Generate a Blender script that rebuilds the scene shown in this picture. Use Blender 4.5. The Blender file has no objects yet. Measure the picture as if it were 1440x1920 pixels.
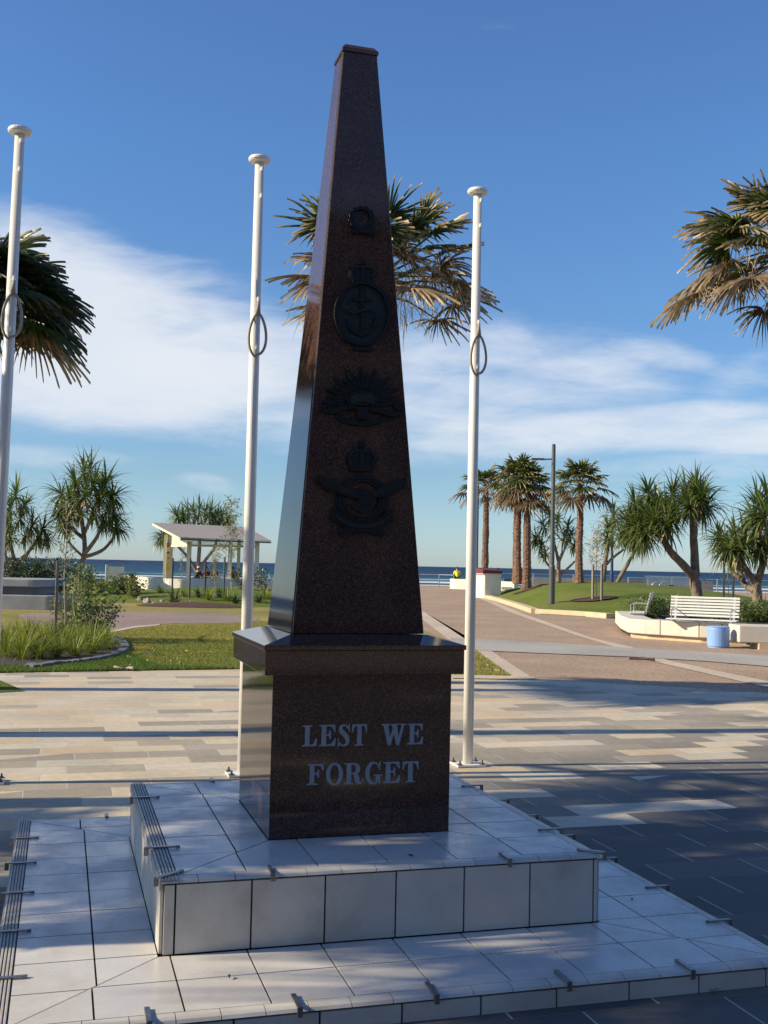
import bpy, bmesh, math, random
import numpy as np
from mathutils import Vector, Matrix, noise
C = bpy.context.scene
COL = C.collection
random.seed(7)
R = math.radians
# ------------------------------------------------------------------ camera
F_PX = 2052.57; PITCH = .0488; ROLL = .0216; YAW = -.2851
CAM = Vector((-1.3358, -5.2368, 1.6026))
_f = Vector((-math.sin(YAW)*math.cos(PITCH), math.cos(YAW)*math.cos(PITCH), math.sin(PITCH)))
_r0 = Vector((math.cos(YAW), math.sin(YAW), 0)); _u0 = _r0.cross(_f)
_r = _r0*math.cos(ROLL)+_u0*math.sin(ROLL); _u = -_r0*math.sin(ROLL)+_u0*math.cos(ROLL)
cam_d = bpy.data.cameras.new('camera'); cam = bpy.data.objects.new('camera', cam_d); COL.objects.link(cam)
cam_d.sensor_fit = 'VERTICAL'; cam_d.sensor_height = 32; cam_d.lens = F_PX/1920*32
cam_d.clip_start = .1; cam_d.clip_end = 90000
M = Matrix((( _r.x, _u.x, -_f.x), (_r.y, _u.y, -_f.y), (_r.z, _u.z, -_f.z))).to_4x4()
cam.matrix_world = Matrix.Translation(CAM) @ M
C.camera = cam
def ray(px, py): return _f*F_PX + _r*(px-720) + _u*(960-py)
def G(px, py, z=0.):
    d = ray(px, py); t = (z-CAM.z)/d.z; return CAM + d*t
def at(px, py, d):                      # the point d metres ahead of the camera
    return CAM + ray(px, py)*(d/F_PX)
def depth(p): return (Vector(p)-CAM).dot(_f)
FWD = Vector((-math.sin(YAW), math.cos(YAW), 0)); RGT = _r0.copy()
def V(s, t, z=0.): return Vector((CAM.x, CAM.y, 0)) + RGT*s + FWD*t + Vector((0, 0, z))
VIEW_ROT = YAW
# ------------------------------------------------------------------ light
SUN_EL = 27.5; SUN_DIR = Vector((-math.cos(math.atan(.115)), math.sin(math.atan(.115)), 0))*math.cos(R(SUN_EL)) + Vector((0, 0, math.sin(R(SUN_EL))))
sd = bpy.data.lights.new('sun', 'SUN'); sun = bpy.data.objects.new('sun', sd); COL.objects.link(sun)
sd.energy = 5.0; sd.angle = R(.5); sd.color = (1, .84, .58)
sun.rotation_euler = SUN_DIR.to_track_quat('Z', 'Y').to_euler()
w = bpy.data.worlds.new('World'); C.world = w; w.use_nodes = True
def N(nt, typ, **k):
    n = nt.nodes.new(typ)
    for a, b in k.items():
        if a == 'inp':
            for i, v in b.items(): n.inputs[i].default_value = v
        else: setattr(n, a, b)
    return n
def math_(nt, op, a, b=None, c=None, clamp=False):
    n = nt.nodes.new('ShaderNodeMath'); n.operation = op; n.use_clamp = clamp
    for i, v in enumerate((a, b, c)):
        if v is None: continue
        if isinstance(v, (int, float)): n.inputs[i].default_value = v
        else: nt.links.new(v, n.inputs[i])
    return n.outputs[0]
def mixc(nt, fac, a, b, blend='MIX'):
    n = nt.nodes.new('ShaderNodeMix'); n.data_type = 'RGBA'; n.blend_type = blend
    for i, v in ((0, fac), (6, a), (7, b)):
        if isinstance(v, (int, float)): n.inputs[i].default_value = v
        elif isinstance(v, tuple): n.inputs[i].default_value = (*v, 1) if len(v) == 3 else v
        else: nt.links.new(v, n.inputs[i])
    return n.outputs[2]
def ramp(nt, fac, stops, interp='LINEAR'):
    n = nt.nodes.new('ShaderNodeValToRGB'); n.color_ramp.interpolation = interp
    e = n.color_ramp.elements
    while len(e) < len(stops): e.new(.5)
    for i, (p, c) in enumerate(stops):
        e[i].position = p; e[i].color = (*c, 1) if len(c) == 3 else c
    nt.links.new(fac, n.inputs[0]); return n.outputs[0]
def build_world():
    nt = w.node_tree; L = nt.links; bg = nt.nodes['Background']
    sky = N(nt, 'ShaderNodeTexSky', sky_type='NISHITA', sun_disc=False, sun_elevation=R(SUN_EL), sun_rotation=math.atan2(SUN_DIR.x, SUN_DIR.y), air_density=1.0, dust_density=.25, ozone_density=2.2, altitude=0)
    tc = N(nt, 'ShaderNodeTexCoord')
    sp = N(nt, 'ShaderNodeSeparateXYZ'); L.new(tc.outputs['Generated'], sp.inputs[0])
    x, y, z = sp.outputs
    # bearing from the promenade axis, and height above the horizon (radians)
    xr = math_(nt, 'ADD', math_(nt, 'MULTIPLY', x, RGT.x), math_(nt, 'MULTIPLY', y, RGT.y))
    yf = math_(nt, 'ADD', math_(nt, 'MULTIPLY', x, FWD.x), math_(nt, 'MULTIPLY', y, FWD.y))
    az = math_(nt, 'ARCTAN2', xr, yf); el = math_(nt, 'ARCSINE', z)
    cb = N(nt, 'ShaderNodeCombineXYZ'); L.new(az, cb.inputs[0]); L.new(el, cb.inputs[1])
    def nz(scale, detail, rough, rot, sx, sy, off=(0, 0, 0), dist=0.):
        mp = N(nt, 'ShaderNodeMapping'); mp.inputs['Rotation'].default_value = (0, 0, R(rot)); mp.inputs['Scale'].default_value = (sx, sy, 1); mp.inputs['Location'].default_value = off
        L.new(cb.outputs[0], mp.inputs[0])
        n = N(nt, 'ShaderNodeTexNoise'); n.inputs['Scale'].default_value = scale; n.inputs['Detail'].default_value = detail; n.inputs['Roughness'].default_value = rough; n.inputs['Distortion'].default_value = dist
        L.new(mp.outputs[0], n.inputs[0]); return n.outputs[0]
    n1 = nz(9, 7, .58, 22, .55, 1.5, (0, 0, 0), .5)
    n2 = nz(28, 6, .62, 18, .35, 1.6, (3, 1, 0), .3)
    n3 = nz(5, 3, .5, 8, .6, 1.4, (5, 2, 0), .2)
    sky_n = math_(nt, 'ADD', math_(nt, 'MULTIPLY', math_(nt, 'SUBTRACT', n1, .5), .95), math_(nt, 'MULTIPLY', math_(nt, 'SUBTRACT', n2, .5), .85))
    def P(px, py): return (math.atan((px-720)/F_PX), math.atan((1062-py)/F_PX))
    blobs = [(190, 705, 390, 105, 2, 1.2), (560, 700, 200, 90, 8, .9), (120, 618, 330, 140, 12, 1.1), (330, 665, 330, 115, 14, 1.0), (40, 540, 190, 85, 8, .7), (600, 745, 330, 95, 0, .85), (230, 745, 330, 60, 4, .85),
             (930, 690, 330, 85, 5, .75), (1180, 800, 340, 42, -3, .95), (1400, 815, 240, 36, 3, .9), (900, 800, 260, 55, 0, .75), (1200, 665, 130, 36, 8, .55),
             (1430, 700, 160, 40, -18, .42), (390, 915, 60, 16, 10, .42), (90, 880, 160, 22, 0, .4), (1330, 870, 220, 30, -3, .55), (650, 830, 340, 40, 4, .5)]
    tot = None
    for bx, by, rx, ry, rot, s in blobs:
        a0, e0 = P(bx, by)
        dx = math_(nt, 'SUBTRACT', az, a0); dy = math_(nt, 'SUBTRACT', el, e0)
        c, s_ = math.cos(R(-rot)), math.sin(R(-rot))
        u = math_(nt, 'DIVIDE', math_(nt, 'ADD', math_(nt, 'MULTIPLY', dx, c), math_(nt, 'MULTIPLY', dy, s_)), rx/F_PX)
        v = math_(nt, 'DIVIDE', math_(nt, 'SUBTRACT', math_(nt, 'MULTIPLY', dy, c), math_(nt, 'MULTIPLY', dx, s_)), ry/F_PX)
        q = math_(nt, 'ADD', math_(nt, 'MULTIPLY', u, u), math_(nt, 'MULTIPLY', v, v))
        g = math_(nt, 'MULTIPLY', math_(nt, 'EXPONENT', math_(nt, 'MULTIPLY', math_(nt, 'MULTIPLY', q, q), -.55)), s)
        tot = g if tot is None else math_(nt, 'MAXIMUM', tot, g)
    # clouds elsewhere round the sky
    side = math_(nt, 'SMOOTH_MIN', math_(nt, 'MULTIPLY', math_(nt, 'SUBTRACT', math_(nt, 'ABSOLUTE', az), .55), 2.), 1., .1, clamp=True)
    low = math_(nt, 'SUBTRACT', 1., math_(nt, 'MULTIPLY', math_(nt, 'ABSOLUTE', math_(nt, 'SUBTRACT', el, .3)), 3.), clamp=True)
    other = math_(nt, 'MULTIPLY', math_(nt, 'MULTIPLY', side, low), math_(nt, 'MULTIPLY', n3, 1.5))
    tot = math_(nt, 'MAXIMUM', tot, other)
    den = math_(nt, 'MULTIPLY', math_(nt, 'ADD', tot, sky_n), 1.)
    mr = N(nt, 'ShaderNodeMapRange', interpolation_type='SMOOTHSTEP'); mr.inputs[1].default_value = .18; mr.inputs[2].default_value = 1.15; L.new(den, mr.inputs[0])
    up = N(nt, 'ShaderNodeMapRange'); up.inputs[1].default_value = .0; up.inputs[2].default_value = .05; L.new(el, up.inputs[0])
    fac = math_(nt, 'MULTIPLY', math_(nt, 'MULTIPLY', mr.outputs[0], up.outputs[0]), .92)
    tone = ramp(nt, n3, [(.3, (.78, .85, .97)), (.7, (.92, .96, 1.))])
    gain = ramp(nt, math_(nt, 'DIVIDE', el, .6), [(0, (.43, .55, .80)), (.03, (.43, .55, .78)), (.13, (.41, .52, .65)), (.6, (.42, .615, .82)), (.9, (.45, .60, .84))])
    gain = mixc(nt, 1., gain, (2, 2, 2), 'MULTIPLY')
    base = mixc(nt, 1., sky.outputs[0], gain, 'MULTIPLY')
    tone = mixc(nt, 1., tone, (9.3, 9.3, 9.3), 'MULTIPLY')
    col = mixc(nt, fac, base, tone)
    L.new(col, bg.inputs[0]); bg.inputs[1].default_value = .0690
build_world()
C.view_settings.view_transform = 'Standard'; C.view_settings.look = 'None'; C.view_settings.exposure = .53; C.view_settings.gamma = 1
C.render.engine = 'CYCLES'
C.cycles.max_bounces = 8; C.cycles.transparent_max_bounces = 8

# ------------------------------------------------------------------ materials
def mat(name, color=(.5, .5, .5), rough=.6, metal=0., var=.0, scale=5., bump=0., bscale=40., spec=None, coat=0., island=0., trans=0.):
    m = bpy.data.materials.new(name); m.use_nodes = True; nt = m.node_tree; L = nt.links
    b = nt.nodes['Principled BSDF']
    b.inputs['Roughness'].default_value = rough; b.inputs['Metallic'].default_value = metal
    if spec is not None: b.inputs['Specular IOR Level'].default_value = spec
    if coat: b.inputs['Coat Weight'].default_value = coat
    tc = N(nt, 'ShaderNodeTexCoord')
    c = None
    if var:
        n = N(nt, 'ShaderNodeTexNoise'); n.inputs['Scale'].default_value = scale; n.inputs['Detail'].default_value = 6; n.inputs['Roughness'].default_value = .6
        L.new(tc.outputs['Object'], n.inputs[0])
        lo = tuple(max(0, v*(1-var)) for v in color); hi = tuple(min(1, v*(1+var)) for v in color)
        c = ramp(nt, n.outputs[0], [(.3, lo), (.7, hi)])
    if island:
        ge = N(nt, 'ShaderNodeNewGeometry')
        f = math_(nt, 'ADD', math_(nt, 'MULTIPLY', ge.outputs['Random Per Island'], 2*island), 1-island)
        cc = N(nt, 'ShaderNodeCombineColor'); [L.new(f, cc.inputs[i]) for i in range(3)]
        c = mixc(nt, 1., c if c is not None else color, cc.outputs[0], 'MULTIPLY')
    if c is not None: L.new(c, b.inputs['Base Color'])
    else: b.inputs['Base Color'].default_value = (*color, 1)
    if bump:
        n = N(nt, 'ShaderNodeTexNoise'); n.inputs['Scale'].default_value = bscale; n.inputs['Detail'].default_value = 4
        L.new(tc.outputs['Object'], n.inputs[0])
        bp = N(nt, 'ShaderNodeBump'); bp.inputs['Strength'].default_value = bump; bp.inputs['Distance'].default_value = .02
        L.new(n.outputs[0], bp.inputs['Height']); L.new(bp.outputs[0], b.inputs['Normal'])
    if trans: leafify(m, trans)
    return m
def leafify(m, amount=.35):
    nt = m.node_tree; L = nt.links; b = nt.nodes['Principled BSDF']; out = nt.nodes['Material Output']
    t = N(nt, 'ShaderNodeBsdfTranslucent')
    src = b.inputs['Base Color']
    if src.is_linked:
        L.new(mixc(nt, 1., src.links[0].from_socket, (1.5, 1.7, .7), 'MULTIPLY'), t.inputs[0])
    else:
        c = src.default_value; t.inputs[0].default_value = (c[0]*1.5, c[1]*1.7, c[2]*.7, 1)
    mx = N(nt, 'ShaderNodeMixShader'); mx.inputs[0].default_value = amount
    L.new(b.outputs[0], mx.inputs[1]); L.new(t.outputs[0], mx.inputs[2]); L.new(mx.outputs[0], out.inputs[0])
def leaf_mat(name, green, green2, tip, tip_at=.8, rough=.42, dead=.0, trans=.3):
    """strap or fan leaves: green varies leaf by leaf, 'tip' attribute browns the ends"""
    m = bpy.data.materials.new(name); m.use_nodes = True; nt = m.node_tree; L = nt.links
    b = nt.nodes['Principled BSDF']; b.inputs['Roughness'].default_value = rough
    ge = N(nt, 'ShaderNodeNewGeometry'); at_ = N(nt, 'ShaderNodeAttribute', attribute_name='tip')
    c = ramp(nt, ge.outputs['Random Per Island'], [(0., green), (1., green2)])
    mr = N(nt, 'ShaderNodeMapRange'); mr.inputs[1].default_value = tip_at-.12; mr.inputs[2].default_value = tip_at+.12; L.new(at_.outputs['Fac'], mr.inputs[0])
    c = mixc(nt, mr.outputs[0], c, tip)
    tc = N(nt, 'ShaderNodeTexCoord'); n = N(nt, 'ShaderNodeTexNoise'); n.inputs['Scale'].default_value = 14; L.new(tc.outputs['Object'], n.inputs[0])
    c = mixc(nt, 1., c, ramp(nt, n.outputs[0], [(.3, (.65, .65, .65)), (.7, (1.25, 1.25, 1.25))]), 'MULTIPLY')
    L.new(c, b.inputs['Base Color']); leafify(m, trans); return m
def granite(name, c1, c2, c3, c4, rough=.06):
    m = bpy.data.materials.new(name); m.use_nodes = True; nt = m.node_tree; L = nt.links; b = nt.nodes['Principled BSDF']
    tc = N(nt, 'ShaderNodeTexCoord')
    v = N(nt, 'ShaderNodeTexVoronoi'); v.inputs['Scale'].default_value = 330; L.new(tc.outputs['Object'], v.inputs[0])
    s = N(nt, 'ShaderNodeSeparateColor'); L.new(v.outputs['Color'], s.inputs[0])
    n = N(nt, 'ShaderNodeTexNoise'); n.inputs['Scale'].default_value = 60; n.inputs['Detail'].default_value = 5; L.new(tc.outputs['Object'], n.inputs[0])
    f = math_(nt, 'ADD', math_(nt, 'MULTIPLY', s.outputs[0], .75), math_(nt, 'MULTIPLY', n.outputs[0], .3))
    c = ramp(nt, f, [(.12, c1), (.38, c2), (.7, c3), (.97, c4)])
    n2 = N(nt, 'ShaderNodeTexNoise'); n2.inputs['Scale'].default_value = 3; n2.inputs['Detail'].default_value = 4; L.new(tc.outputs['Object'], n2.inputs[0])
    c = mixc(nt, 1., c, ramp(nt, n2.outputs[0], [(.3, (.85, .85, .85)), (.7, (1.15, 1.12, 1.1))]), 'MULTIPLY')
    L.new(c, b.inputs['Base Color']); b.inputs['Roughness'].default_value = rough
    rr = ramp(nt, n.outputs[0], [(.35, (rough*.6,)*3), (.75, (rough*1.8,)*3)]); L.new(rr, b.inputs['Roughness'])
    return m
MT = {}
MT['granite'] = granite('red_granite', (.016, .010, .008), (.042, .021, .017), (.085, .043, .035), (.18, .115, .095))
MT['joint'] = mat('dark_joint', (.02, .02, .022), .8)
MT['tile'] = mat('cream_tile', (.57, .555, .53), .20, var=.06, scale=7, bump=.03, bscale=6, island=.05)
MT['tile_side'] = mat('cream_tile_riser', (.54, .52, .475), .34, var=.08, scale=5, bump=.04, bscale=8, island=.04)
def grime(m, amt=.5):
    nt = m.node_tree; L = nt.links; b = nt.nodes['Principled BSDF']; src = b.inputs['Base Color'].links[0].from_socket; tc = N(nt, 'ShaderNodeTexCoord')
    n = N(nt, 'ShaderNodeTexNoise'); n.inputs['Scale'].default_value = 2.6; n.inputs['Detail'].default_value = 9; n.inputs['Roughness'].default_value = .72; L.new(tc.outputs['Object'], n.inputs[0])
    c = mixc(nt, 1., src, ramp(nt, n.outputs[0], [(.36, (1-.34*amt, 1-.38*amt, 1-.44*amt)), (.5, (1, 1, 1)), (.7, (1.04, 1.04, 1.03))]), 'MULTIPLY')
    v = N(nt, 'ShaderNodeTexVoronoi'); v.inputs['Scale'].default_value = 9; v.inputs['Randomness'].default_value = 1; L.new(tc.outputs['Object'], v.inputs[0])
    s_ = N(nt, 'ShaderNodeSeparateColor'); L.new(v.outputs['Color'], s_.inputs[0])
    spot = math_(nt, 'MULTIPLY', math_(nt, 'LESS_THAN', v.outputs['Distance'], math_(nt, 'MULTIPLY', s_.outputs[1], .085)), math_(nt, 'GREATER_THAN', s_.outputs[0], .72))
    c = mixc(nt, math_(nt, 'MULTIPLY', spot, .75), c, (.12, .10, .085)); L.new(c, b.inputs['Base Color'])
    rr = ramp(nt, n.outputs[0], [(.35, (.5,)*3), (.6, (b.inputs['Roughness'].default_value,)*3)]); L.new(rr, b.inputs['Roughness'])
grime(MT['tile'], .35); grime(MT['tile_side'], .45)
MT['grout'] = mat('dark_grout', (.045, .042, .04), .9)
MT['nosing'] = mat('grey_ribbed_nosing', (.40, .38, .35), .45, var=.15, scale=20)
MT['clip'] = mat('dull_steel_clip', (.32, .32, .32), .35, metal=.9, var=.2, scale=60)
MT['letter'] = mat('silver_letter', (.26, .31, .37), .45, var=.10, scale=30)
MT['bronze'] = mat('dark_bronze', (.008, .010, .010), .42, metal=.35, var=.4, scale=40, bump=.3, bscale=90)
MT['bronze_lit'] = mat('lit_bronze', (.014, .020, .018), .42, metal=.3, var=.4, scale=50, bump=.4, bscale=110)  # lit copy of dark bronze, light on the relief put into its colour
MT['white_paint'] = mat('white_paint', (.74, .73, .69), .35, var=.05, scale=6)
MT['old_rope'] = mat('halyard_rope', (.33, .31, .28), .8, var=.2, scale=80)
MT['steel'] = mat('galvanised', (.45, .46, .47), .4, metal=.7, var=.15, scale=20)
MT['bolt'] = mat('dark_bolt', (.10, .10, .11), .45, metal=.6)
MT['dark_metal'] = mat('grey_green_metal', (.095, .10, .095), .45, metal=.3, var=.1, scale=3)
MT['blue_metal'] = mat('blue_metal', (.03, .06, .16), .4, metal=.2)
MT['concrete'] = mat('pale_concrete', (.56, .53, .47), .8, var=.12, scale=2, bump=.1, bscale=30)
MT['concrete_warm'] = mat('warm_concrete', (.55, .43, .29), .85, var=.12, scale=3, bump=.1, bscale=30)
MT['concrete_grey'] = mat('grey_concrete', (.26, .27, .28), .85, var=.16, scale=1.5, bump=.1, bscale=30)
MT['dark_concrete'] = mat('dark_concrete', (.11, .115, .125), .9, var=.15, scale=2)
MT['wall_white'] = mat('white_render', (.68, .65, .56), .8, var=.07, scale=2)
MT['blue_stool'] = mat('powder_blue', (.22, .38, .72), .45, var=.05, scale=4)
MT['red_roof'] = mat('dark_red_cap', (.14, .02, .025), .5)
MT['roof'] = mat('grey_roof', (.15, .14, .14), .5, var=.06, scale=1)
MT['shelter_paint'] = mat('shelter_paint', (.70, .68, .52), .6, var=.06)
MT['bark_pand'] = mat('pandanus_bark', (.20, .15, .115), .85, var=.4, scale=6, bump=.7, bscale=14)
MT['bark_palm'] = mat('palm_bark', (.17, .10, .07), .95, var=.5, scale=9, bump=1., bscale=22)
MT['bark_thin'] = mat('pale_twig_bark', (.34, .29, .23), .85, var=.3, scale=12)
MT['stake'] = mat('weathered_stake', (.23, .20, .17), .85, var=.2, scale=10)
MT['dark_stake'] = mat('dark_stake', (.05, .06, .065), .7)
MT['tie'] = mat('green_tie', (.01, .13, .09), .6)
MT['mulch'] = mat('mulch', (.075, .035, .025), .95, var=.6, scale=12, bump=1., bscale=30)
MT['soil'] = mat('dark_soil', (.045, .035, .03), .95, var=.5, scale=10, bump=1., bscale=24)
MT['rock'] = mat('rock', (.33, .29, .24), .9, var=.3, scale=6, bump=.6, bscale=10)
MT['sandstone'] = mat('sandstone', (.50, .36, .20), .9, var=.35, scale=5, bump=.5, bscale=9)
MT['skin'] = mat('skin', (.42, .25, .18), .55)
MT['hivis'] = mat('yellow_shirt', (.75, .68, .02), .7, var=.06)
MT['navy'] = mat('navy_cloth', (.02, .026, .045), .85, var=.2)
MT['black'] = mat('black_cloth', (.012, .012, .014), .85)
MT['maroon'] = mat('maroon_cloth', (.16, .035, .035), .85)
MT['white_shirt'] = mat('white_shirt', (.6, .6, .6), .8)
MT['hair'] = mat('dark_hair', (.03, .02, .015), .6)
MT['cap'] = mat('pale_cap', (.62, .60, .50), .8)
MT['leaf_debris'] = mat('dry_leaf', (.075, .035, .025), .8, var=.3)
MT['pand_leaf'] = leaf_mat('pandanus_leaf', (.034, .065, .020), (.165, .205, .070), (.22, .20, .07), .9, .38)
MT['pand_dead'] = mat('pandanus_dead_leaf', (.30, .22, .12), .85, island=.4)
MT['fan_leaf'] = leaf_mat('fan_leaf', (.022, .05, .013), (.09, .12, .03), (.36, .27, .16), .82, .40)
MT['fan_leaf_dark'] = leaf_mat('fan_leaf_dark', (.018, .042, .013), (.055, .085, .025), (.20, .16, .09), 1.02, .42)
MT['fan_dead'] = leaf_mat('fan_dead', (.10, .065, .035), (.26, .18, .10), (.42, .34, .23), .78, .8, trans=.15)
MT['fan_dead_brown'] = leaf_mat('fan_dead_brown', (.07, .05, .028), (.17, .12, .065), (.25, .18, .11), .75, .8, trans=.15)
MT['lomandra'] = leaf_mat('strap_leaf', (.10, .14, .02), (.30, .31, .06), (.32, .29, .09), .93, .5)
MT['shrub_leaf'] = mat('shrub_leaf', (.12, .16, .045), .55, island=.55, trans=.3)
MT['shrub_dark'] = mat('dark_shrub_leaf', (.035, .06, .025), .55, island=.5, trans=.25)
MT['olive_leaf'] = mat('olive_leaf', (.16, .165, .07), .6, island=.5, trans=.3)
MT['pale_leaf'] = mat('pale_pink_leaf', (.50, .40, .36), .7, island=.4, trans=.3)
MT['grass_blade'] = mat('grass_blade', (.27, .245, .075), .7, island=.5, trans=.3)
MT['grass_green'] = mat('grass_green', (.085, .15, .025), .7, island=.5, trans=.3)
MT['curb_stone'] = mat('grey_edging', (.13, .14, .16), .85, var=.3, scale=8, bump=.3, bscale=20)

def world_tex(nt):
    g = N(nt, 'ShaderNodeNewGeometry'); return g.outputs['Position']
def ground_mats():
    # ---- banded sandstone and basalt pavers, 0.59 x 0.292 m
    m = bpy.data.materials.new('stone_pavers'); m.use_nodes = True; nt = m.node_tree; L = nt.links; b = nt.nodes['Principled BSDF']
    pos = world_tex(nt); sp = N(nt, 'ShaderNodeSeparateXYZ'); L.new(pos, sp.inputs[0]); x, y, _ = sp.outputs
    row_f = math_(nt, 'DIVIDE', math_(nt, 'ADD', y, 100.02), .287); row = math_(nt, 'FLOOR', row_f); fy = math_(nt, 'SUBTRACT', row_f, row)
    wn = N(nt, 'ShaderNodeTexWhiteNoise', noise_dimensions='1D'); L.new(row, wn.inputs['W'])
    off = math_(nt, 'ADD', math_(nt, 'MULTIPLY', math_(nt, 'MODULO', row, 2.), .5), math_(nt, 'MULTIPLY', wn.outputs['Value'], .22))
    col_f = math_(nt, 'ADD', math_(nt, 'DIVIDE', math_(nt, 'ADD', x, 100.), .585), off); colm = math_(nt, 'FLOOR', col_f); fx = math_(nt, 'SUBTRACT', col_f, colm)
    cb = N(nt, 'ShaderNodeCombineXYZ'); L.new(colm, cb.inputs[0]); L.new(row, cb.inputs[1])
    w2 = N(nt, 'ShaderNodeTexWhiteNoise', noise_dimensions='2D'); L.new(cb.outputs[0], w2.inputs['Vector'])
    w3 = N(nt, 'ShaderNodeTexWhiteNoise', noise_dimensions='3D'); cb3 = N(nt, 'ShaderNodeCombineXYZ', inp={2: 7.}); L.new(colm, cb3.inputs[0]); L.new(row, cb3.inputs[1]); L.new(cb3.outputs[0], w3.inputs['Vector'])
    pale = ramp(nt, w3.outputs['Value'], [(0, (.53, .46, .345)), (.22, (.53, .46, .345)), (.221, (.58, .505, .37)), (.5, (.56, .49, .37)), (.55, (.53, .425, .29)), (.66, (.57, .455, .31)), (.67, (.56, .51, .41)), (1, (.47, .43, .35))])
    dark = ramp(nt, w3.outputs['Value'], [(0, (.080, .080, .082)), (.6, (.105, .103, .10)), (1, (.15, .142, .13))])
    mid = ramp(nt, w3.outputs['Value'], [(0, (.30, .27, .215)), (1, (.39, .35, .28))])
    # grey share grows towards the near right, partly plaza shade put into colour
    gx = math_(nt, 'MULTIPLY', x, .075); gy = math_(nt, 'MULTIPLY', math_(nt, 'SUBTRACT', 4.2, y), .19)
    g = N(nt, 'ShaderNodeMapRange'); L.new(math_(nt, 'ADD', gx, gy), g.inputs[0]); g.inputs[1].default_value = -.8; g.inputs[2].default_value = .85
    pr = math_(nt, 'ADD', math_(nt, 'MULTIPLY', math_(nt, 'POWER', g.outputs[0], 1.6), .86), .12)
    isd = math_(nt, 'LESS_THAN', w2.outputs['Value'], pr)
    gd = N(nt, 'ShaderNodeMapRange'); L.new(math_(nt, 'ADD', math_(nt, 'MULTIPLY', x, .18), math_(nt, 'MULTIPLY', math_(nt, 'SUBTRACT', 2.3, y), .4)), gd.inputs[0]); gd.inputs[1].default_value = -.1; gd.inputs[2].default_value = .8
    grey = mixc(nt, gd.outputs[0], mid, dark)  # greys darken towards the near right, shade put into the stone colour
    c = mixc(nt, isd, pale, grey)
    tn = N(nt, 'ShaderNodeTexNoise'); tn.inputs['Scale'].default_value = 14; tn.inputs['Detail'].default_value = 8; tn.inputs['Roughness'].default_value = .7; L.new(pos, tn.inputs[0])
    c = mixc(nt, 1., c, ramp(nt, tn.outputs[0], [(.25, (.82, .82, .82)), (.75, (1.15, 1.14, 1.12))]), 'MULTIPLY')
    tn2 = N(nt, 'ShaderNodeTexNoise'); tn2.inputs['Scale'].default_value = 1.1; tn2.inputs['Detail'].default_value = 5; L.new(pos, tn2.inputs[0])
    c = mixc(nt, 1., c, ramp(nt, tn2.outputs[0], [(.3, (.87, .87, .87)), (.7, (1.08, 1.08, 1.08))]), 'MULTIPLY')
    ex = math_(nt, 'MULTIPLY', math_(nt, 'MINIMUM', fx, math_(nt, 'SUBTRACT', 1., fx)), .585)
    ey = math_(nt, 'MULTIPLY', math_(nt, 'MINIMUM', fy, math_(nt, 'SUBTRACT', 1., fy)), .287)
    jx = math_(nt, 'LESS_THAN', ex, .0045); jy = math_(nt, 'LESS_THAN', ey, .0032)
    c = mixc(nt, jy, c, mixc(nt, .6, c, (.16, .15, .14)))
    c = mixc(nt, jx, c, mixc(nt, .75, c, (.48, .45, .40)))
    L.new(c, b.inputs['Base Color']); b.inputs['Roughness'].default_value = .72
    bp = N(nt, 'ShaderNodeBump'); bp.inputs['Strength'].default_value = .25; bp.inputs['Distance'].default_value = .003
    L.new(math_(nt, 'ADD', tn.outputs[0], math_(nt, 'MULTIPLY', math_(nt, 'MINIMUM', math_(nt, 'MULTIPLY', math_(nt, 'MINIMUM', ex, ey), 150.), 1.), 1.2)), bp.inputs['Height']); L.new(bp.outputs[0], b.inputs['Normal'])
    MT['pavers'] = m
    # ---- speckled exposed aggregate
    def agg(name, c1, c2, c3, sc=170):
        m = bpy.data.materials.new(name); m.use_nodes = True; nt = m.node_tree; L = nt.links; b = nt.nodes['Principled BSDF']
        pos = world_tex(nt)
        v = N(nt, 'ShaderNodeTexVoronoi'); v.inputs['Scale'].default_value = sc*.25; L.new(pos, v.inputs[0])
        s = N(nt, 'ShaderNodeSeparateColor'); L.new(v.outputs['Color'], s.inputs[0])
        n = N(nt, 'ShaderNodeTexNoise'); n.inputs['Scale'].default_value = .5; n.inputs['Detail'].default_value = 8; L.new(pos, n.inputs[0])
        c = ramp(nt, s.outputs[0], [(.1, c1), (.5, c2), (.95, c3)])
        c = mixc(nt, 1., c, ramp(nt, n.outputs[0], [(.3, (.85, .84, .83)), (.7, (1.12, 1.12, 1.12))]), 'MULTIPLY')
        L.new(c, b.inputs['Base Color']); b.inputs['Roughness'].default_value = .9
        bp = N(nt, 'ShaderNodeBump'); bp.inputs['Strength'].default_value = .5; bp.inputs['Distance'].default_value = .006; L.new(v.outputs['Distance'], bp.inputs['Height']); L.new(bp.outputs[0], b.inputs['Normal'])
        return m
    MT['aggregate'] = agg('brown_aggregate', (.25, .175, .12), (.335, .24, .165), (.46, .34, .25))
    MT['band'] = agg('cream_band', (.44, .37, .29), (.50, .42, .33), (.56, .48, .38))
    MT['greyband'] = agg('grey_band', (.30, .29, .27), (.35, .34, .31), (.40, .38, .35))
    MT['redpath'] = agg('red_brown_path', (.20, .15, .135), (.25, .185, .16), (.30, .23, .20))
    MT['asphalt_far'] = agg('sandy_ground', (.32, .27, .2), (.36, .30, .23), (.40, .34, .26))
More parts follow.
